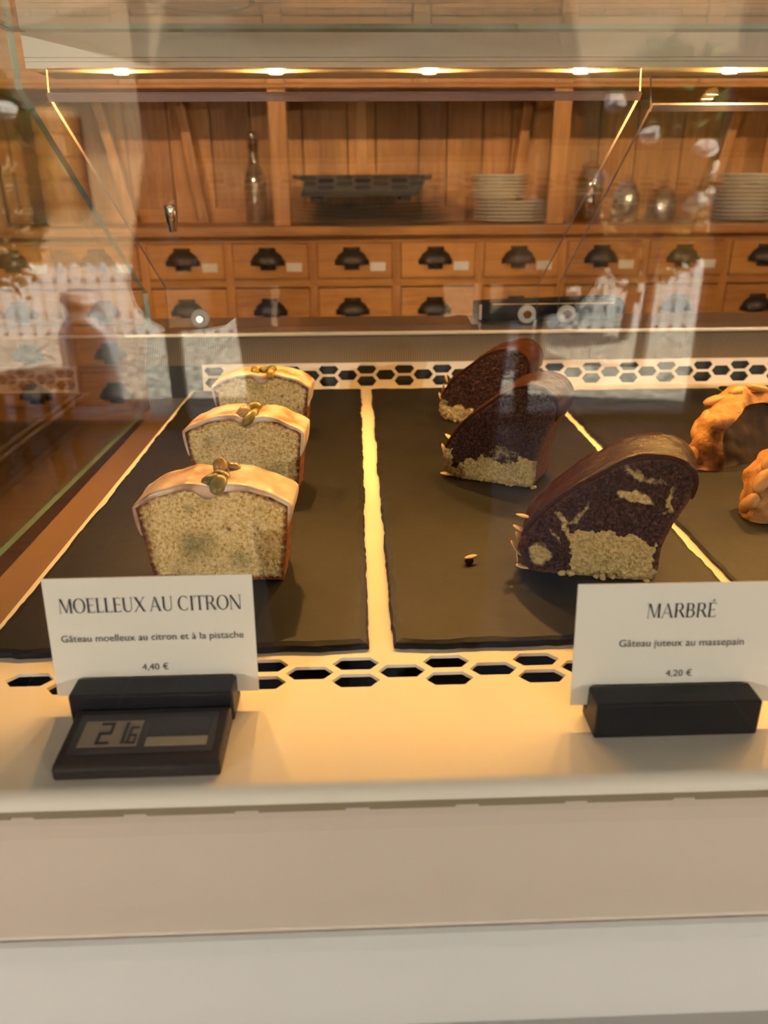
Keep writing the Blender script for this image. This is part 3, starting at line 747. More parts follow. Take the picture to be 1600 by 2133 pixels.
# ------------------------------------------------------------------ lettering
def ellipse_ring(cx, cy, a, b, ia, ib, t0=0, t1=2*math.pi, n=40):
    P = []
    for i in range(n):
        p, q = t0+(t1-t0)*i/n, t0+(t1-t0)*(i+1)/n
        P.append([(cx+a*math.cos(p), cy+b*math.sin(p)), (cx+a*math.cos(q), cy+b*math.sin(q)), (cx+ia*math.cos(q), cy+ib*math.sin(q)), (cx+ia*math.cos(p), cy+ib*math.sin(p))])
    return P
TK, TN = 0.135, 0.042
def rc(x0, x1, y0, y1): return [(x0, y0), (x1, y0), (x1, y1), (x0, y1)]
def dg_(x0, x1, w): return [(x0, 0), (x0+w, 0), (x1+w, 1), (x1, 1)]
def srf(x, y, w=0.11): return rc(x-w, x+w, y, y+0.03)
GL = {
 'M': (1.12, [dg_(0.07, 0.13, TN), [(0.13, 1), (0.13+TK, 1), (0.56+TK*0.45, 0.02), (0.56-TK*0.1, 0.02)], [(0.56, 0.02), (0.56+TN*1.2, 0.02), (0.93, 1), (0.93-TN, 1)], rc(0.88, 0.88+TK, 0, 1), srf(0.09, 0), srf(0.95, 0), rc(0.04, 0.2, 0.97, 1)]),
 'O': (1.06, ellipse_ring(0.53, 0.5, 0.48, 0.515, 0.345, 0.475)),
 'E': (0.74, [rc(0.12, 0.12+TK, 0, 1), rc(0.12, 0.66, 0.96, 1), rc(0.12, 0.58, 0.50, 0.54), rc(0.12, 0.69, 0, 0.04), rc(0.63, 0.66, 0.84, 1), rc(0.66, 0.69, 0, 0.17), rc(0.555, 0.58, 0.44, 0.6), rc(0.04, 0.14, 0.97, 1), rc(0.04, 0.14, 0, 0.03)]),
 'L': (0.69, [rc(0.12, 0.12+TK, 0, 1), rc(0.12, 0.65, 0, 0.04), rc(0.62, 0.65, 0, 0.18), srf(0.18, 0.97, 0.13), rc(0.04, 0.14, 0, 0.03)]),
 'U': (0.98, [rc(0.12, 0.12+TK, 0.3, 1), rc(0.78, 0.78+TN, 0.3, 1), srf(0.18, 0.97, 0.13), srf(0.8, 0.97, 0.11)] + ellipse_ring(0.47, 0.32, 0.35, 0.335, 0.215, 0.285, math.pi, 1.5*math.pi, 14) + ellipse_ring(0.47, 0.32, 0.35, 0.335, 0.31, 0.285, 1.5*math.pi, 2*math.pi, 14)),
 'X': (0.94, [[(0.08, 1), (0.08+TK*1.2, 1), (0.90, 0), (0.90-TK*1.2, 0)], [(0.06, 0), (0.06+TN*1.2, 0), (0.86, 1), (0.86-TN*1.2, 1)], srf(0.16, 0.97, 0.12), srf(0.83, 0.97), srf(0.1, 0), srf(0.83, 0, 0.12)]),
 'A': (0.98, [[(0.07, 0), (0.07+TN*1.1, 0), (0.50, 1), (0.46, 1)], [(0.42, 1), (0.52, 1), (0.92, 0), (0.92-TK*1.15, 0)], rc(0.24, 0.72, 0.31, 0.345), srf(0.09, 0), srf(0.86, 0, 0.13)]),
 'C': (0.98, ellipse_ring(0.53, 0.5, 0.48, 0.515, 0.345, 0.475, math.radians(52), math.radians(308), 34) + [rc(0.80, 0.83, 0.72, 0.93), rc(0.80, 0.83, 0.08, 0.24)]),
 'I': (0.40, [rc(0.13, 0.13+TK, 0, 1), srf(0.2, 0.97, 0.14), srf(0.2, 0, 0.14)]),
 'T': (0.86, [rc(0.365, 0.365+TK, 0, 1), rc(0.04, 0.82, 0.96, 1), rc(0.04, 0.07, 0.82, 1), rc(0.79, 0.82, 0.82, 1), srf(0.43, 0, 0.14)]),
 'R': (0.90, [rc(0.12, 0.12+TK, 0, 1), rc(0.2, 0.45, 0.96, 1), rc(0.2, 0.45, 0.47, 0.51), [(0.42, 0.49), (0.55, 0.49), (0.90, 0), (0.90-TK*1.2, 0)], srf(0.18, 0, 0.13), rc(0.04, 0.14, 0.97, 1)] + ellipse_ring(0.44, 0.735, 0.30, 0.265, 0.165, 0.225, -math.pi/2, math.pi/2, 20)),
 'N': (1.02, [rc(0.12, 0.12+TN, 0, 1), rc(0.86, 0.86+TN, 0, 1), [(0.06, 1), (0.06+TK*1.15, 1), (0.90, 0), (0.90-TK*1.0, 0)], srf(0.14, 0), srf(0.88, 0.97)]),
 'B': (0.84, [rc(0.12, 0.12+TK, 0, 1), rc(0.2, 0.44, 0.96, 1), rc(0.2, 0.46, 0.50, 0.54), rc(0.2, 0.46, 0, 0.04), rc(0.04, 0.14, 0.97, 1), rc(0.04, 0.14, 0, 0.03)] + ellipse_ring(0.43, 0.75, 0.26, 0.25, 0.13, 0.21, -math.pi/2, math.pi/2, 18) + ellipse_ring(0.45, 0.27, 0.31, 0.27, 0.175, 0.23, -math.pi/2, math.pi/2, 18)),
 ' ': (0.30, []),
}
GL['É'] = (GL['E'][0], GL['E'][1]+[[(0.32, 1.07), (0.38, 1.07), (0.56, 1.24), (0.44, 1.24)]])
def heading(parent, T, s, width, cap, cx, cz, track=0.0):
    W = sum(GL[c][0]+track for c in s); kx = width/W; m = MB(); x = 0
    for c in s:
        for poly in GL[c][1]:
            m.add([T @ Vector((cx-width/2+(x+px)*kx, -0.00035, cz+py*cap)) for px, py in poly], [tuple(range(len(poly)))])
        x += GL[c][0]+track
    return m.build('heading_text', M['ink'], parent)
def sans(parent, T, s, width, cx, cz, material):
    cu = bpy.data.curves.new('text', 'FONT'); cu.body = s; cu.size = 1; cu.align_x = 'CENTER'; cu.resolution_u = 3
    o = bpy.data.objects.new('text', cu); COL.objects.link(o)
    dg = bpy.context.evaluated_depsgraph_get(); me = bpy.data.meshes.new_from_object(o.evaluated_get(dg))
    bpy.data.objects.remove(o); bpy.data.curves.remove(cu)
    xs = [v.co.x for v in me.vertices]; k = width/(max(xs)-min(xs)); mx = (max(xs)+min(xs))/2
    for v in me.vertices: v.co = T @ Vector((cx+(v.co.x-mx)*k, -0.00035, cz+v.co.y*k))
    me.materials.clear(); me.materials.append(material)
    return link('line_text', me, parent)

def price_card(x0, x1, yb, zb, h, lean, yaw, label, lines):
    cx = (x0+x1)/2; w_ = x1-x0
    e = empty('price_card', (cx, yb, zb), label, 'price card')
    T = Matrix.Translation((cx, yb, zb)) @ Matrix.Rotation(yaw, 4, 'Z') @ Matrix.Rotation(-lean, 4, 'X')
    m = MB(); m.box(-w_/2, w_/2, 0, 0.0005, 0, h)
    m.v = [tuple(T @ Vector(v)) for v in m.v]
    m.build('card', M['paper'], e)
    for kind, s, wd, ox, oz, extra in lines:
        if kind == 'h': heading(e, T, s, wd, extra, ox, oz)
        else: sans(e, T, s, wd, ox, oz, M['ink2'])
    return e
def card_holder(x0, x1, y0, d, h, label, yaw=0.0):
    cx = (x0+x1)/2; e = empty('card_holder', (cx, y0+d/2, TOP), label, 'card holder')
    hw = (x1-x0)/2; s = 0.0010                       # slot half-width
    T = Matrix.Translation((cx, y0+d/2, TOP)) @ Matrix.Rotation(yaw, 4, 'Z')
    ys = d*0.30
    poly = [(-d/2, 0.0002), (d/2, 0.0002), (d/2, h), (ys+s, h), (ys+s, h*0.35), (ys-s, h*0.35), (ys-s, h), (-d/2, h)]
    m = MB().prism(poly, -hw, hw, 'x'); m.v = [tuple(T @ Vector(v)) for v in m.v]
    m.build('block', M['black'], e, bevel=0.0022, bseg=3)
    return e
# left card: slot is behind the block's middle
card_holder(-0.1130, -0.0505, 0.2470, 0.0165, 0.0135, 'black wooden card holder behind the thermometer')
price_card(-0.1222, -0.0424, 0.2596, TOP+0.0050, 0.0500, math.radians(6), math.radians(0.4), 'cream price card reading MOELLEUX AU CITRON in front of the lemon slices',
    [('h', 'MOELLEUX AU CITRON', 0.0700, 0.0004, 0.0358, 0.0060), ('s', 'Gâteau moelleux au citron et à la pistache', 0.0706, 0.0000, 0.0236, 0), ('s', '4,40 €', 0.0103, -0.0002, 0.0107, 0)])
card_holder(0.0855, 0.1475, 0.2305, 0.0165, 0.0155, 'black wooden card holder standing alone under the MARBRÉ card')
price_card(0.0795, 0.1590, 0.2431, TOP+0.0062, 0.0500, math.radians(6), math.radians(-0.6), 'cream price card reading MARBRÉ in front of the marble slices',
    [('h', 'MARBRÉ', 0.0262, -0.0002, 0.0362, 0.0058), ('s', 'Gâteau juteux au massepain', 0.0475, 0.0010, 0.0245, 0), ('s', '4,20 €', 0.0101, 0.0012, 0.0118, 0)])

# ------------------------------------------------------------------ thermometer
th = empty('thermometer', (-0.08, 0.23, TOP), 'flat black digital thermometer showing 21.6 in front of the left card holder', 'thermometer')
tx0, tx1, ty0, ty1 = -0.1095, -0.0510, 0.2160, 0.2462
TZ0, TZ1 = 0.0062, 0.0080                             # the top slopes up to the back
Tt = Matrix.Translation(((tx0+tx1)/2, ty0, TOP)) @ Matrix.Rotation(math.radians(0.3), 4, 'Z')
hw = (tx1-tx0)/2; L = ty1-ty0
m = MB().prism([(0, 0.0002), (L, 0.0002), (L, TZ1), (0.0016, TZ0), (0, TZ0-0.0012)], -hw, hw, 'x'); m.v = [tuple(Tt @ Vector(v)) for v in m.v]
m.build('body', M['blackp'], th, bevel=0.0012, bseg=3)
sl = (TZ1-TZ0)/L
def tq(x0, x1, a, b, dz): # a quad-slab lying on the sloped top
    q = MB(); vs = []
    for z in (-0.0003, 0.0):
        vs += [(x0, a, TZ0+a*sl+dz+z), (x1, a, TZ0+a*sl+dz+z), (x1, b, TZ0+b*sl+dz+z), (x0, b, TZ0+b*sl+dz+z)]
    q.add([Tt @ Vector(v) for v in vs], [(3, 2, 1, 0), (4, 5, 6, 7), (0, 1, 5, 4), (1, 2, 6, 5), (2, 3, 7, 6), (3, 0, 4, 7)]); return q
tq(-0.0260, 0.0255, 0.0060, 0.0268, 0.0002).build('bezel', M['bezel'], th)
scr = tq(-0.0232, -0.0020, 0.0095, 0.0228, 0.0005).build('display', M['lcd'], th)
tq(0.0010, 0.0230, 0.0135, 0.0235, 0.0005).build('solar_cell', M['cell'], th)
tq(0.0010, 0.0230, 0.0092, 0.0135, 0.0005).build('pale_strip', M['cell2'], th)
SEG = {'2': 'abged', '1': 'bc', '6': 'afgedc'}
def digit(ch, x, y, w_, h, t):
    q = {'a': (x, x+w_, y+h-t, y+h), 'g': (x, x+w_, y+h/2-t/2, y+h/2+t/2), 'd': (x, x+w_, y, y+t), 'f': (x, x+t, y+h/2, y+h), 'b': (x+w_-t, x+w_, y+h/2, y+h), 'e': (x, x+t, y, y+h/2), 'c': (x+w_-t, x+w_, y, y+h/2)}
    out = MB()
    for s_ in SEG[ch]:
        a = q[s_]; b = tq(a[0], a[1], a[2], a[3], 0.0008); out.add(b.v, b.f)
    return out
digit('2', -0.0170, 0.0105, 0.0048, 0.0110, 0.0009).build('digit', M['lcdink'], scr)
digit('1', -0.0100, 0.0105, 0.0030, 0.0110, 0.0009).build('digit', M['lcdink'], scr)
digit('6', -0.0058, 0.0105, 0.0030, 0.0085, 0.0006).build('digit', M['lcdink'], scr)
tq(-0.0066, -0.0060, 0.0105, 0.0112, 0.0008).build('decimal_point', M['lcdink'], scr)

# ------------------------------------------------------------------ bent acrylic flaps at the back
def flap(x0, x1, prof, label, so, knobs):
    e = empty('acrylic_flap', ((x0+x1)/2, prof[-1][0], Z(prof[-1][1])), label, 'acrylic flap')
    t = 0.0034; out = []; n = len(prof); P = [Vector((a, Z(b))) for a, b in prof]
    for i in range(n):
        d1 = (P[i]-P[i-1]).normalized() if i else (P[1]-P[0]).normalized()
        d2 = (P[i+1]-P[i]).normalized() if i < n-1 else d1
        nn = (Vector((-d1.y, d1.x))+Vector((-d2.y, d2.x))).normalized(); k = t/max(0.4, nn.dot(Vector((-d1.y, d1.x))))
        out.append(P[i]+nn*k)
    m = MB()
    for i in range(n-1):
        a, b, c, d_ = P[i], P[i+1], out[i+1], out[i]
        for p, q in ((a, b), (d_, c)): m.add([(x0, *p), (x1, *p), (x1, *q), (x0, *q)], [(0, 1, 2, 3)])
        for x in (x0, x1): m.add([(x, *a), (x, *b), (x, *c), (x, *d_)], [(0, 1, 2, 3)], 1)
    for p, q in ((P[0], out[0]), (P[-1], out[-1])): m.add([(x0, *p), (x1, *p), (x1, *q), (x0, *q)], [(0, 1, 2, 3)], 1)
    m.build('sheet', [M['acryl'], M['aedge']], e)
    # the polished fold catches the light as a bright rounded bead
    f = P[1]
    MB().prism([(f.x-0.0022, f.y+0.0014), (f.x-0.0004, f.y+0.0030), (f.x+0.0030, f.y+0.0012), (f.x+0.0036, f.y-0.0024), (f.x+0.0012, f.y-0.0026)], x0, x1, 'x').build('fold_edge', M['aedge'], e)
    for sx, sz in so:
        s_ = MB().lathe([(0.0, 0.006), (0.0080, 0.006), (0.0100, 0.0045), (0.0100, 0.0), (0.0, 0.0)], (sx, prof[-1][0]-0.0006, Z(sz)), 24, axis='y').build('standoff', M['clear'], e)
        MB().lathe([(0.0, 0.0085), (0.0036, 0.0085), (0.0044, 0.0075), (0.0044, 0.0062), (0.0, 0.0062)], (sx, prof[-1][0]-0.0006, Z(sz)), 16, axis='y').build('screw', M['chrome'], s_)
    for kx, ky, kz in knobs:
        MB().lathe([(0.0, -0.0155), (0.0030, -0.0155), (0.0036, -0.0145), (0.0036, -0.0105), (0.0046, -0.0085), (0.0058, 0.002), (0.0060, 0.0058), (0.0050, 0.0066), (0.0, 0.0066)], (kx, ky-0.002, Z(kz)), 24).build('knob', M['chrome'], e, smooth=True)
    return e
flap(-0.2075, 0.2000, [(0.6030, 0.0786), (0.5990, 0.0605), (0.8690, -0.0950), (0.8650, -0.1364)], 'bent clear acrylic rear flap with a chrome knob, over the lemon slices', [(-0.171, -0.1265), (0.187, -0.1255)], [(-0.1600, 0.7250, -0.0160)])
flap(0.2230, 0.6300, [(0.6480, 0.0786), (0.6400, 0.0570), (0.8690, -0.0950), (0.8650, -0.1364)], 'bent clear acrylic rear flap set further back, over the nut pastries', [(0.231, -0.1260), (0.59, -0.1260)], [])

# black rounded tool case on the ledge
tb = empty('tool_case', (0.22, 0.90, Z(-0.1366)), 'black round-ended case with a gold line, lying on the steel rear ledge', 'case')
pl = [(0.134, 0.0002), (0.292, 0.0002)] + [(0.292+0.0125*math.cos(a), 0.0127+0.0125*math.sin(a)) for a in [-math.pi/2+math.pi*i/12 for i in range(1, 13)]] + [(0.235, 0.0235), (0.134, 0.0205)]
MB().prism([(a, Z(-0.1366)+b) for a, b in pl], 0.884, 0.912, 'y').build('shell', M['blacktray'], tb, bevel=0.0015)
MB().box(0.152, 0.290, 0.8834, 0.8842, Z(-0.1366)+0.0185, Z(-0.1366)+0.0196).build('gold_line', M['gold'], tb)
MB().box(0.1375, 0.1405, 0.8834, 0.8842, Z(-0.1366)+0.002, Z(-0.1366)+0.019).build('end_clip', M['steel'], tb)

# glass cake plates standing on the top pane
def glass_dish(x, y, r, label):
    e = empty('glass_dish', (x, y, Z(0.1064)), label, 'glass dish', 'glass dishes on the top pane')
    MB().lathe([(0, 0.0), (r*0.86, 0.0), (r*0.97, 0.004), (r, 0.010), (r*0.965, 0.010), (r*0.93, 0.006), (r*0.84, 0.004), (0, 0.004)], (x, y, Z(0.1064)), 48).build('plate', M['gplate'], e, smooth=True)
    MB().lathe([(r*0.50, 0.0), (r*0.56, 0.0), (r*0.56, -0.0002), (r*0.50, -0.0002)], (x, y, Z(0.1064)), 48).build('foot_ring', M['clear'], e)
    return e
glass_dish(-0.090, 0.548, 0.057, 'wide round glass dish on the glass top, above the lemon slices')
glass_dish(0.046, 0.514, 0.050, 'small round glass dish on the glass top, by the middle of the light bar')

# ------------------------------------------------------------------ pine dresser behind the counter
DY = 1.75                                             # its front
dr = empty('pine_dresser', (0.1, 1.9, 0), 'long pine apothecary dresser with rows of drawers and panelled cupboards above', 'dresser')
DX0, DX1, PITCH = -1.183, 1.358, 0.1815
WT = Z(-0.0667)                                       # worktop top
MB().box(DX0-0.02, DX1+0.02, DY-0.02, 2.03, WT-0.020, WT).build('worktop', M['wood_h'], dr, bevel=0.003)
MB().box(DX0, DX1, DY+0.022, 2.03, 0.06, WT-0.020).build('carcass', M['wood_d'], dr)
MB().box(DX0+0.03, DX1-0.03, DY+0.05, 2.02, 0.0, 0.06).build('plinth', M['wood_d'], dr)
rows = [(Z(-0.1750), Z(-0.1010)), (Z(-0.2700), Z(-0.1930)), (Z(-0.3600), Z(-0.2880)), (Z(-0.4500), Z(-0.3780))]
MB().box(DX0, DX1, DY, DY+0.022, Z(-0.1000), WT-0.020).build('top_rail', M['wood_h'], dr)
for (z0, z1), zb in zip(rows, (Z(-0.1930)+0.0, rows[2][1], rows[3][1], 0.06)):
    MB().box(DX0, DX1, DY+0.002, DY+0.022, zb+0.001, z0-0.001).build('drawer_rail', M['wood_h'], dr, bevel=0.0015)
nc = 14
seams = [-0.0939 + PITCH*k for k in range(-6, 8)]
sm_ = MB().box(-0.009, 0.009, DY+0.001, DY+0.022, 0.5, Z(-0.1005)).mesh('divider', M['wood_v'])
for sx in seams: link('divider', sm_, dr, loc=(sx, 0, 0))
# one drawer: front board with a recessed bead, bronze cup pull, paper label
dw, dh = PITCH-0.020, 0.073
fm = MB().box(-dw/2, dw/2, -0.003, 0.018, -dh/2, dh/2).mesh('front_board', M['wood_h'])
pm_ = MB()
seg, rg = 18, 7
vs = []
for j in range(rg+1):                                  # half-dome cup, open below
    b = math.pi/2*j/rg
    for i in range(seg+1):
        a = math.pi*i/seg
        vs.append((0.034*math.cos(a)*math.cos(b)*1.0, -0.003-0.020*math.sin(b), 0.001+0.0235*math.sin(a)*math.cos(b)-0.006*math.sin(b)))
pm_.add(vs, [(j*(seg+1)+i, j*(seg+1)+i+1, (j+1)*(seg+1)+i+1, (j+1)*(seg+1)+i) for j in range(rg) for i in range(seg)])
pm_.box(-0.037, 0.037, -0.0042, -0.003, -0.008, 0.004); pm_.box(-0.018, 0.018, -0.0042, -0.003, 0.018, 0.0285); pm_.box(-0.016, 0.016, -0.0042, -0.003, -0.018, -0.006)
pm_ = pm_.mesh('cup_pull', M['bronze'], True)
lm = MB().box(-0.0165, 0.0165, -0.0042, -0.003, -0.009, 0.009).mesh('paper_label', M['label'])
lt = MB()
for q in (-0.004, 0.0, 0.004): lt.box(-0.013, 0.011-abs(q), -0.0044, -0.0042, q-0.0007, q+0.0007)
lt = lt.mesh('label_line', M['ink2'])
for r, (z0, z1) in enumerate(rows):
    for k in range(len(seams)-1):
        cx = (seams[k]+seams[k+1])/2; zc = (z0+z1)/2
        f = link('drawer', fm, dr, loc=(cx, DY, zc), bevel=0.0025)
        pz = zc+0.000 if r == 0 else zc-0.012
        link('cup_pull', pm_, f, loc=(cx-0.0065, DY, pz))
        if r == 0:
            l_ = link('paper_label', lm, f, loc=(cx+0.050, DY, zc-0.012))
# niche: back planks, posts, slanted braces
x = DX0; rnd = random.Random(4); NZ1 = Z(0.1933)
bounds = [DX0, -1.05, -0.93, -0.80, -0.66, -0.53, -0.43, -0.3325, -0.24, -0.12, -0.0156, 0.0505, 0.1522, 0.2186, 0.3025, 0.3705, 0.47, 0.58, 0.67, 0.78, 0.87, 0.98, 1.1, 1.22, DX1]
for a, b in zip(bounds[:-1], bounds[1:]):
    MB().box(a+0.0012, b-0.0012, 2.0, 2.014+rnd.uniform(0, .002), WT, NZ1+0.06).build('back_plank', M['wood_v'], dr, bevel=0.001)
MB().box(DX0, DX1, 2.0165, 2.03, WT, Z(0.75)).build('back_panel', M['wood_d'], dr)
MB().box(DX0, DX1, 1.990, 2.0, WT, WT+0.034).build('back_rail', M['wood_h'], dr, bevel=0.002)
for px in (-1.331+0.58, -0.155, 0.428, 1.01):
    MB().box(px-0.0185, px+0.0185, DY+0.002, DY+0.024, WT, NZ1).build('post', M['wood_v'], dr, bevel=0.002)
    MB().box(px-0.011, px+0.011, DY+0.024, 1.999, NZ1-0.02, NZ1).build('bearer', M['wood_h'], dr)
for (xt, xb) in ((-0.392, -0.357), (-0.575, -0.525), (0.400, 0.374), (0.890, 0.842)):
    MB().prism([(xt-0.011, Z(0.193)), (xt+0.011, Z(0.193)), (xb+0.011, WT), (xb-0.011, WT)], 1.955, 1.972, 'y').build('brace', M['wood_v'], dr, bevel=0.0015)
# cupboards above
UT = Z(0.80)
MB().box(DX0, DX1, DY+0.004, 2.016, NZ1, NZ1+0.016).build('cupboard_floor', M['wood_h'], dr)
MB().box(DX0, DX1, DY+0.03, 2.016, NZ1+0.016, UT).build('cupboard_body', M['wood_d'], dr)
MB().box(DX0-0.03, DX1+0.03, DY-0.03, 2.03, UT, UT+0.03).build('cornice', M['wood_h'], dr, bevel=0.004)
MB().box(DX0, DX1, DY-0.004, DY+0.018, NZ1-0.001, NZ1+0.0055).build('bottom_rail', M['wood_h'], dr, bevel=0.0015)
stiles = [-0.155+0.2915*k for k in range(-3, 6)]
for sx in stiles:
    MB().box(sx-0.0175, sx+0.0175, DY, DY+0.03, NZ1+0.006, UT).build('stile', M['wood_v'], dr, bevel=0.0015)
for a, b in zip(stiles[:-1], stiles[1:]):
    x0, x1 = a+0.0185, b-0.0185; z0, z1 = NZ1+0.0075, UT-0.004
    dd = MB().box(x0, x1, DY+0.002, DY+0.014, z0, z0+0.115).build('cupboard_door', M['wood_h'], dr, bevel=0.002)
    w3 = (x1-x0)/5
    for q in range(5):
        MB().box(x0+w3*q+0.0012, x0+w3*(q+1)-0.0012, DY+0.006+0.002*(q % 2), DY+0.016, z0+0.118, z1).build('plank', M['wood_v'], dd, bevel=0.0012)
    MB().box(x0, x1, DY+0.001, DY+0.014, z0+0.128, z0+0.140).build('cross_rail', M['wood_h'], dd)

# ------------------------------------------------------------------ things on the dresser
NB = 1.87
def lathe_thing(name, prof, x, y, z, material, label, cat, group=None, seg=28, extra=None):
    e = empty(name, (x, y, z), label, cat, group)
    return e
bt = empty('glass_bottle', (-0.222, NB, WT), 'tall clear glass bottle standing beside the dresser post', 'bottle')
MB().lathe([(0, 0.0005), (0.024, 0.0005), (0.026, 0.004), (0.026, 0.085), (0.022, 0.105), (0.013, 0.125), (0.0125, 0.165), (0.0145, 0.167), (0.0145, 0.172), (0.011, 0.172), (0.0105, 0.125), (0.020, 0.103), (0.0235, 0.085), (0.0235, 0.005), (0, 0.005)], (-0.222, NB, WT), 28).build('body', M['bottle'], bt, smooth=True)
MB().lathe([(0, 0.170), (0.0105, 0.170), (0.013, 0.174), (0.0135, 0.184), (0.009, 0.190), (0, 0.191)], (-0.222, NB, WT), 20).build('stopper', M['bottle'], bt, smooth=True)
MB().tube([(-0.222+0.0148*math.cos(t), NB+0.0148*math.sin(t), WT+0.158) for t in [2*math.pi*i/16 for i in range(17)]], 0.0012, 6).build('wire_bail', M['chrome'], bt)
# stack of wide glass plates, with a black footed tray on top
gm = MB().lathe([(0, 0), (0.10, 0), (0.158, 0.0035), (0.178, 0.0060), (0.180, 0.0070), (0.156, 0.0052), (0.10, 0.0022), (0, 0.0022)], seg=44).mesh('plate', M['gplate'], True)
for i in range(6):
    tag(link('glass_platter', gm, loc=(0.0395+0.002*(-1)**i, NB-0.0, WT+0.0004+0.0078*i)), ['lowest wide glass platter of the stack under the black tray', 'second lowest glass platter of the stack under the black tray', 'third glass platter from the bottom of the stack under the black tray', 'fourth glass platter from the bottom of the stack under the black tray', 'fifth glass platter from the bottom of the stack under the black tray', 'topmost glass platter, directly beneath the black footed tray'][i], 'platter', 'glass platters stacked on the dresser')
bk = empty('black_tray', (0.016, NB, WT+0.048), 'shallow black footed tray on top of the stacked glass platters', 'tray')
z0 = WT+0.0475
MB().prism([(-0.118, z0+0.010), (0.132, z0+0.010), (0.150, z0+0.040), (0.166, z0+0.046), (0.166, z0+0.053), (-0.134, z0+0.053), (-0.134, z0+0.047), (-0.108, z0+0.040)], 1.79, 1.95, 'y').build('basin', M['blacktray'], bk, bevel=0.003)
for fx in (-0.085, 0.110):
    for fy in (1.81, 1.925): MB().box(fx-0.012, fx+0.012, fy-0.008, fy+0.008, z0-0.0002, z0+0.010).build('foot', M['blacktray'], bk, bevel=0.002)
# stacked cream plates
def plates(x, y, z, r, n, step, where, group):
    me = MB().lathe([(0, 0), (r*0.58, 0), (r*0.62, 0.0015), (r*0.97, 0.0062), (r, 0.0075), (r*0.985, 0.0086), (r*0.62, 0.0040), (0, 0.0036)], seg=36).mesh('plate', M['china'], True)
    words = ['lowest', 'second', 'third', 'fourth', 'fifth', 'sixth', 'seventh', 'eighth', 'ninth', 'tenth', 'eleventh', 'twelfth']
    for i in range(n):
        nm = 'lowest' if i == 0 else ('topmost' if i == n-1 else words[i]+' from the bottom,')
        tag(link('dinner_plate', me, loc=(x+0.0015*math.sin(i*2.1+r*90), y, z+0.0002+step*i)), '%s cream plate %s' % (nm, where), 'plate', group)
plates(0.3565, NB, WT, 0.0880, 6, 0.0076, 'of the wide stack beside the post', 'wide cream plates by the post')
plates(0.3260, NB, WT+0.0076*5+0.0094, 0.0660, 7, 0.0073, 'of the smaller stack set on the wide cream plates', 'small cream plates by the post')
plates(0.8850, NB-0.02, WT, 0.0700, 12, 0.0082, 'of the tall stack at the picture edge', 'cream plates at the picture edge')
# glass jars
def jar(x, y, r, h, label):
    e = empty('glass_jar', (x, y, WT), label, 'jar', 'glass jars on the dresser')
    MB().lathe([(0, 0.0004), (r*0.92, 0.0004), (r, 0.004), (r, h*0.62), (r*0.72, h*0.72), (r*0.70, h*0.78), (r*0.64, h*0.78), (r*0.64, h*0.72), (r*0.9, h*0.61), (r*0.9, 0.006), (0, 0.006)], (x, y, WT), 26).build('body', M['bottle'], e, smooth=True)
    MB().lathe([(0, h*0.775), (r*0.74, h*0.775), (r*0.76, h*0.80), (r*0.45, h*0.83), (r*0.16, h*0.86), (r*0.24, h*0.93), (r*0.2, h*0.99), (0, h)], (x, y, WT), 22).build('lid', M['bottle'], e, smooth=True)
    MB().lathe([(r*1.0, h*0.40), (r*1.005, h*0.40), (r*1.005, h*0.41), (r*1.0, h*0.41)], (x, y, WT), 26).build('rim_line', M['clear'], e)
jar(0.531, NB, 0.031, 0.150, 'tall lidded glass jar just past the dresser post')
jar(0.610, NB-0.02, 0.030, 0.098, 'short lidded glass jar between the tall jar and the plates')
jar(0.700, NB, 0.034, 0.085, 'squat lidded glass jar nearest the tall plate stack')
# ringed wooden canister at the left
cn = empty('canister', (-0.640, NB, WT), 'tall honey coloured wooden canister with turned rings', 'canister')
pf = [(0, 0.0004), (0.047, 0.0004)]
for i in range(5):
    zz = 0.004+0.046*i; pf += [(0.0485, zz), (0.0490, zz+0.018), (0.0485, zz+0.040), (0.0455, zz+0.043), (0.0455, zz+0.0455)]
pf += [(0.046, 0.232), (0.040, 0.238), (0, 0.240)]
MB().lathe(pf, (-0.640, NB, WT), 32).build('body', M['canister'], cn)
MB().lathe([(0, 0.2395), (0.010, 0.2395), (0.012, 0.245), (0.007, 0.250), (0, 0.250)], (-0.640, NB, WT), 18).build('lid_knob', M['canister'], cn, smooth=True)
# side counter beyond the glazed end
sc_ = empty('side_counter', (-0.75, 0.6, 0), 'dark wooden side counter beyond the glazed end of the case', 'counter')
MB().box(-1.25, -0.256, 0.20, 0.98, Z(-0.30), Z(-0.27)).build('top', M['wood_d'], sc_, bevel=0.004)
MB().box(-1.22, -0.28, 0.24, 0.94, 0.0, Z(-0.30)).build('cabinet', M['wood_d'], sc_)

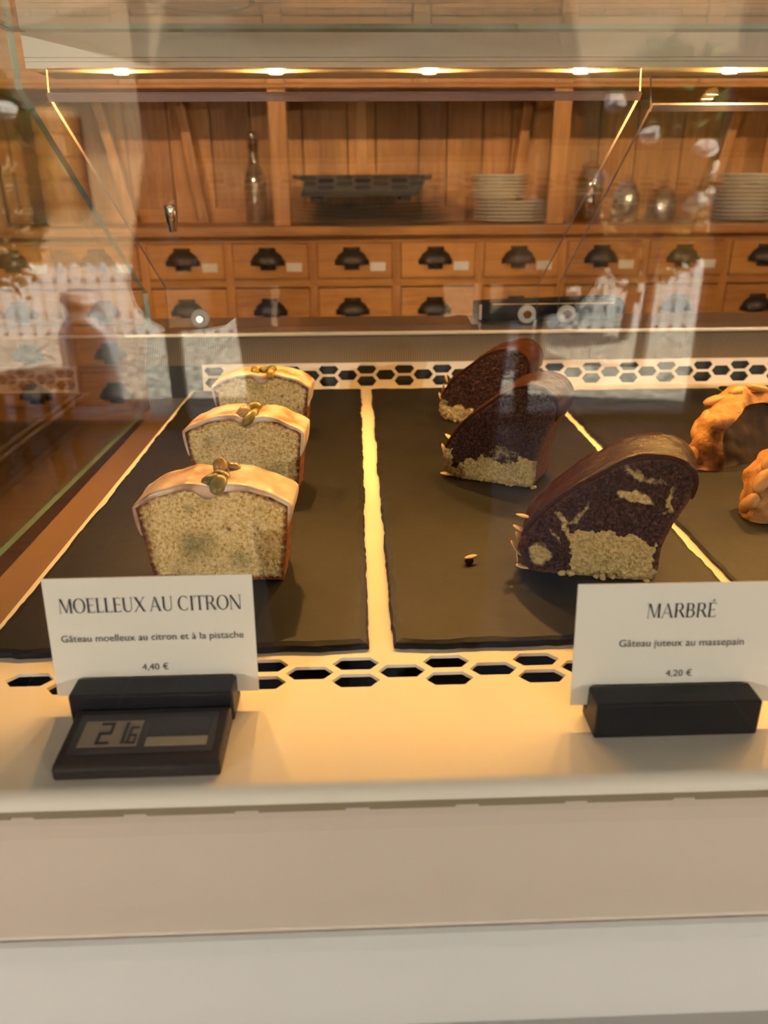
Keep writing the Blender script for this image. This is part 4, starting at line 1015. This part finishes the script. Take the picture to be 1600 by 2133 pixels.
# ------------------------------------------------------------------ ceiling spotlights over the counter, plus two added fill spots from the front
HW = (1.0, 0.72, 0.40)
for (sx, sy, sz, tx, ty, tz, pw, cone, hue, lab) in ((-0.75, 0.30, 1.80, -0.62, 1.9, Z(-0.08), 1.0, 66, HW, 'warm spotlight hanging over the glazed end of the counter'), (0.20, 0.30, 1.80, 0.2, 1.9, Z(-0.08), 1.0, 62, HW, 'warm spotlight hanging over the middle of the counter'),
        (1.32, 0.30, 1.80, 0.95, 1.9, Z(-0.08), 1.0, 62, HW, 'warm spotlight hanging over the far part of the counter'), (1.95, -2.45, 1.62, 0.12, 0.35, TOP, 3.6, 26, (1.0, 0.94, 0.82), 'added fill spotlight on the door side, aimed at the cakes'), (-1.9, -2.2, 1.62, 0.0, 0.35, TOP, 3.6, 26, (1.0, 0.94, 0.82), 'added fill spotlight on the stool side, aimed at the cakes')):  # last two are added fill for cards, rail and cake fronts
    e = empty('spotlight', (sx, sy, RH), lab, 'spotlight', 'ceiling spotlights and added fill spots')
    p = Vector((sx, sy, sz)); d_ = (Vector((tx, ty, tz))-p).normalized()
    MB().tube([(sx, sy, RH-0.001), (sx, sy, sz+0.05)], 0.008, 10).build('rod', M['blackp'], e)
    MB().tube([p-d_*0.10+Vector((0, 0, 0.012)), p-d_*0.005+Vector((0, 0, 0.012))], 0.042, 18).build('lamp_head', M['blackp'], e)
    ld = bpy.data.lights.new('spot_light', 'SPOT'); ld.energy = SPOT_W*pw; ld.color = hue; ld.spot_size = math.radians(cone); ld.spot_blend = 0.4; ld.shadow_soft_size = 0.02
    lo = bpy.data.objects.new('spot_light', ld); COL.objects.link(lo); lo.location = p+d_*0.02; lo.rotation_euler = d_.to_track_quat('-Z', 'Y').to_euler()

# ------------------------------------------------------------------ outside the shop front (seen mirrored in the front pane)
def _gravel(nt, b):
    v = coords(nt); vo = nd(nt, 'ShaderNodeTexVoronoi'); vo.inputs['Scale'].default_value = 17; nt.links.new(v, vo.inputs['Vector'])
    c = ramp(nt, tnoise(nt, v, 9, 6, 0.75), [(0.3, (0.22, 0.19, 0.14)), (0.7, (0.62, 0.56, 0.45))])
    c = mixc(nt, ramp(nt, vo.outputs['Distance'], [(0.25, (0, 0, 0)), (0.6, (1, 1, 1))]), c, (0.13, 0.115, 0.085))
    nt.links.new(c, b.inputs['Base Color'])
M['gravel'] = mat('pale_gravel', (0.5, 0.45, 0.36), 0.9, build=_gravel)
M['fencew'] = mat('white_fence_paint', (0.80, 0.78, 0.72), 0.7)
M['leaf'] = mat('green_leaf', (0.10, 0.17, 0.035), 0.5)
M['leafd'] = mat('dark_conifer_leaf', (0.022, 0.05, 0.018), 0.6)
M['leafy'] = mat('golden_leaf', (0.42, 0.24, 0.06), 0.6)
M['petal'] = mat('white_petal', (0.85, 0.78, 0.66), 0.6)
M['stem'] = mat('bark', (0.12, 0.08, 0.05), 0.8)
M['house'] = mat('ochre_render', (0.52, 0.34, 0.17), 0.9, bump=(8, 0.2, 0.01))
M['roof'] = mat('red_roof_tile', (0.30, 0.10, 0.05), 0.8, bump=(6, 0.4, 0.02))
M['zinc'] = mat('zinc_grey', (0.28, 0.29, 0.29), 0.45, 0.6)
M['stoolw'] = wood('stool_wood', (8, 8, 1.5), (0.07, 0.03, 0.012), (0.16, 0.075, 0.03))
struct(MB().box(-30, 30, -45, RY0-0.2, -0.30, -0.02).build('ground', M['gravel']))
fe = empty('picket_fence', (0, -6.7, -0.02), 'white picket fence across the gravel yard outside', 'fence')
pk = MB().prism([(-0.04, -0.02), (0.04, -0.02), (0.04, 0.54), (0.0, 0.60), (-0.04, 0.54)], -6.72, -6.70, 'y').mesh('picket', M['fencew'])
for i in range(70): link('picket', pk, fe, loc=(-4.2+0.125*i, 0, 0))
for z in (0.12, 0.42): MB().box(-4.3, 4.6, -6.76, -6.722, z, z+0.06).build('fence_rail', M['fencew'], fe)
def shrub(name, x, y, zc, r, n, leafm, label, trunk, flowers=0, lf=0.07, flat=1.0):
    e = empty(name, (x, y, -0.02), label, 'shrub'); rnd = random.Random(int(abs(x*100+y*10)))
    m = MB()
    for i in range(n):
        d_ = Vector((rnd.gauss(0, 1), rnd.gauss(0, 1), rnd.gauss(0, 1))).normalized()*rnd.uniform(0.45, 1.0)**0.6
        k = 1+0.35*noise.noise(d_*2.3+Vector((x, y, 0)))
        c = Vector((x, y, zc))+Vector((d_.x*r[0], d_.y*r[1], d_.z*r[2]))*k
        a = Vector((rnd.gauss(0, 1), rnd.gauss(0, 1), rnd.gauss(0, 1))).normalized(); b = a.orthogonal().normalized()
        L_ = lf*rnd.uniform(0.6, 1.3)
        m.add([c-a*L_, c+b*L_*0.4, c+a*L_, c-b*L_*0.4], [(0, 1, 2, 3)])
    fo = m.build('foliage', leafm, e); fo['kind'] = 'stuff'
    MB().tube([(x, y, -0.03), (x+0.03, y, zc*0.5), (x, y, zc)], [0.05, 0.035, 0.02], 8).build('stem', M['stem'], e)
    for i in range(flowers):
        d_ = Vector((rnd.uniform(-1, 1), rnd.uniform(0.2, 1), rnd.uniform(-1, 0.6))).normalized()
        c = Vector((x, y, zc))+Vector((d_.x*r[0], d_.y*r[1], d_.z*r[2]))
        MB().blob(c, (0.07, 0.07, 0.05), seg=8, rings=5, amp=0.5, freq=3).build('flower', M['petal'], e)
    return e
shrub('flowering_shrub', 2.02, -5.1, 1.48, (0.62, 0.5, 0.50), 2600, M['leaf'], 'flowering green shrub outside the shop door', True, 16)
shrub('golden_bush', 2.25, -6.15, 0.92, (0.62, 0.5, 0.50), 1800, M['leafy'], 'golden leaved bush below the flowering shrub', True, 0)
shrub('conifer', 1.18, -4.7, 1.0, (0.15, 0.15, 0.34), 900, M['leafd'], 'small dark conifer in the yard', True, 0, 0.05)
shrub('yard_shrub', -2.55, -5.0, 1.28, (0.65, 0.5, 0.75), 2400, M['leaf'], 'loose green shrub outside by the stool', True, 3)
ho = empty('house', (0, -14, -0.02), 'ochre house with red roof across the yard', 'house')
MB().box(-9, 9, -18, -14, -0.02, 4.4).build('wall', M['house'], ho)
MB().prism([(-13.5, 4.3), (-16, 6.6), (-18.5, 4.3)], -9.4, 9.4, 'x').build('roof', M['roof'], ho)
for wx in (-5, -2.2, 1.0, 3.4, 6): MB().box(wx-0.5, wx+0.5, -14.0, -13.96, 0.9, 2.3).build('window', M['blacktray'], ho)
mc = empty('milk_can', (-1.62, -4.35, -0.02), 'old zinc milk can on the gravel outside', 'milk can')
MB().lathe([(0, 0), (0.16, 0), (0.165, 0.02), (0.165, 0.40), (0.10, 0.50), (0.10, 0.56), (0.125, 0.60), (0, 0.60)], (-1.62, -4.35, -0.02), 24).build('body', M['zinc'], mc, smooth=True)
MB().lathe([(0, 0.60), (0.12, 0.60), (0.11, 0.64), (0.03, 0.66), (0, 0.66)], (-1.62, -4.35, -0.02), 20).build('lid', M['zinc'], mc)
st = empty('stool', (-1.33, -2.75, 0), 'brown wooden stool by the shop front', 'stool')
MB().lathe([(0, 0.44), (0.17, 0.44), (0.18, 0.455), (0.175, 0.475), (0, 0.48)], (-1.33, -2.75, 0), 28).build('seat', M['stoolw'], st, bevel=0.004)
for a in range(4):
    t = math.pi/4+a*math.pi/2; c_, s_ = math.cos(t), math.sin(t)
    MB().tube([(-1.33+0.17*c_, -2.75+0.17*s_, 0.001), (-1.33+0.155*c_, -2.75+0.155*s_, 0.15), (-1.33+0.12*c_, -2.75+0.12*s_, 0.44)], [0.016, 0.026, 0.018], 12).build('leg', M['stoolw'], st, smooth=True)
for z_, k in ((0.16, 0), (0.20, 1)):
    for sgn in (-1, 1):
        q = 0.109*sgn
        a, b = ((-1.33-0.109, -2.75+q, z_), (-1.33+0.109, -2.75+q, z_)) if k == 0 else ((-1.33+q, -2.75-0.109, z_), (-1.33+q, -2.75+0.109, z_))
        MB().tube([a, b], 0.009, 8).build('stretcher', M['stoolw'], st)

# ------------------------------------------------------------------ the photographer, seen only as a dark mirror image
def person():
    V = []; E = []; RD = []
    def ad(p, r, par=None):
        V.append(p); RD.append(r); i = len(V)-1
        if par is not None: E.append((par, i))
        return i
    PX, PY = 0.02, -0.62
    pel = ad((PX, PY, 0.94), 0.150)
    sp = ad((PX, PY+0.01, 1.10), 0.185, pel); ch = ad((PX, PY+0.02, 1.26), 0.200, sp); ub = ad((PX, PY+0.02, 1.38), 0.13, ch)
    nk = ad((PX, PY+0.03, 1.46), 0.052, ub); jw = ad((PX, PY+0.06, 1.53), 0.070, nk); hd = ad((PX, PY+0.05, 1.61), 0.092, jw); tp = ad((PX, PY+0.045, 1.67), 0.075, hd)
    for sx in (-1, 1):
        sh = ad((PX+sx*0.155, PY+0.02, 1.375), 0.058, ub)
        el = ad((0.205 if sx > 0 else -0.185, -0.42, 1.075 if sx > 0 else 1.06), 0.042, sh)
        wr = ad((sx*0.085, -0.10, 1.10), 0.026, el); pa = ad((sx*0.075, -0.045, 1.125), 0.024, wr)
        for k, (dz, L_) in enumerate(((0.030, 0.034), (0.013, 0.040), (-0.004, 0.038), (-0.020, 0.030))):
            a = ad((sx*0.080, -0.028, 1.130+dz), 0.0085, pa); b = ad((sx*0.076, -0.0135, 1.132+dz), 0.008, a); ad((sx*0.062, -0.0075, 1.133+dz), 0.0075, b)
        t1 = ad((sx*0.060, -0.045, 1.140), 0.010, pa); ad((sx*0.042, -0.034, 1.152), 0.0085, t1)
        hp = ad((PX+sx*0.085, PY, 0.88), 0.092, pel); kn = ad((PX+sx*0.095, PY+0.01, 0.48), 0.058, hp); an = ad((PX+sx*0.10, PY-0.02, 0.09), 0.040, kn)
        hl = ad((PX+sx*0.10, PY-0.03, 0.045), 0.038, an); ad((PX+sx*0.115, PY+0.15, 0.036), 0.034, hl)
    me = bpy.data.meshes.new('person'); me.from_pydata(V, E, [])
    o = bpy.data.objects.new('person', me); COL.objects.link(o)
    mo = o.modifiers.new('skin', 'SKIN'); mo.use_smooth_shade = True
    for i, sv in enumerate(me.skin_vertices[0].data): sv.radius = (RD[i], RD[i]*(0.78 if i in (pel, sp, ch) else 1)); sv.use_root = (i == 0)
    ss = o.modifiers.new('sub', 'SUBSURF'); ss.levels = 2; ss.render_levels = 2
    dg = bpy.context.evaluated_depsgraph_get(); me2 = bpy.data.meshes.new_from_object(o.evaluated_get(dg))
    o.modifiers.clear(); o.data = me2
    for m_ in (mat('dark_clothing', (0.018, 0.018, 0.022), 0.85), mat('skin', (0.48, 0.28, 0.19), 0.5), mat('dark_trousers', (0.012, 0.014, 0.022), 0.9), mat('shoes', (0.02, 0.015, 0.012), 0.5)): me2.materials.append(m_)
    for p in me2.polygons:
        c = p.center
        p.material_index = 1 if (c.z > 1.44 or c.y > -0.12) else (0 if c.z > 0.93 else (2 if c.z > 0.09 else 3)); p.use_smooth = True
    tag(o, 'photographer in dark clothes holding a phone, mirrored in the pane', 'person')
    hair = mat('dark_hair', (0.02, 0.012, 0.008), 0.6)
    MB().blob((PX, PY+0.030, 1.645), (0.100, 0.100, 0.085), seg=20, rings=12, amp=0.08, freq=2).build('hair', hair, o, smooth=True)
    for sx in (-1, 1):
        MB().blob((PX+sx*0.032, PY+0.135, 1.595), (0.011, 0.006, 0.007), seg=10, rings=6).build('eye', mat('eye_white', (0.7, 0.68, 0.64), 0.2), o, smooth=True)
        MB().blob((PX+sx*0.092, PY+0.045, 1.58), (0.012, 0.020, 0.030), seg=10, rings=8).build('ear', me2.materials[1], o, smooth=True)
    MB().blob((PX, PY+0.150, 1.565), (0.012, 0.016, 0.022), seg=10, rings=8).build('nose', me2.materials[1], o, smooth=True)
    MB().blob((PX, PY+0.132, 1.525), (0.024, 0.008, 0.007), seg=12, rings=6).build('mouth', mat('lips', (0.40, 0.14, 0.11), 0.5), o, smooth=True)
    ph = empty('phone', (0, -0.016, 1.10), 'black phone held in both hands', 'phone')
    MB().box(-0.036, 0.036, -0.021, -0.013, 1.045, 1.192).build('body', M['blackp'], ph, bevel=0.003)
    MB().box(-0.033, 0.033, -0.0214, -0.0210, 1.049, 1.188).build('screen', M['cell'], ph)
person()
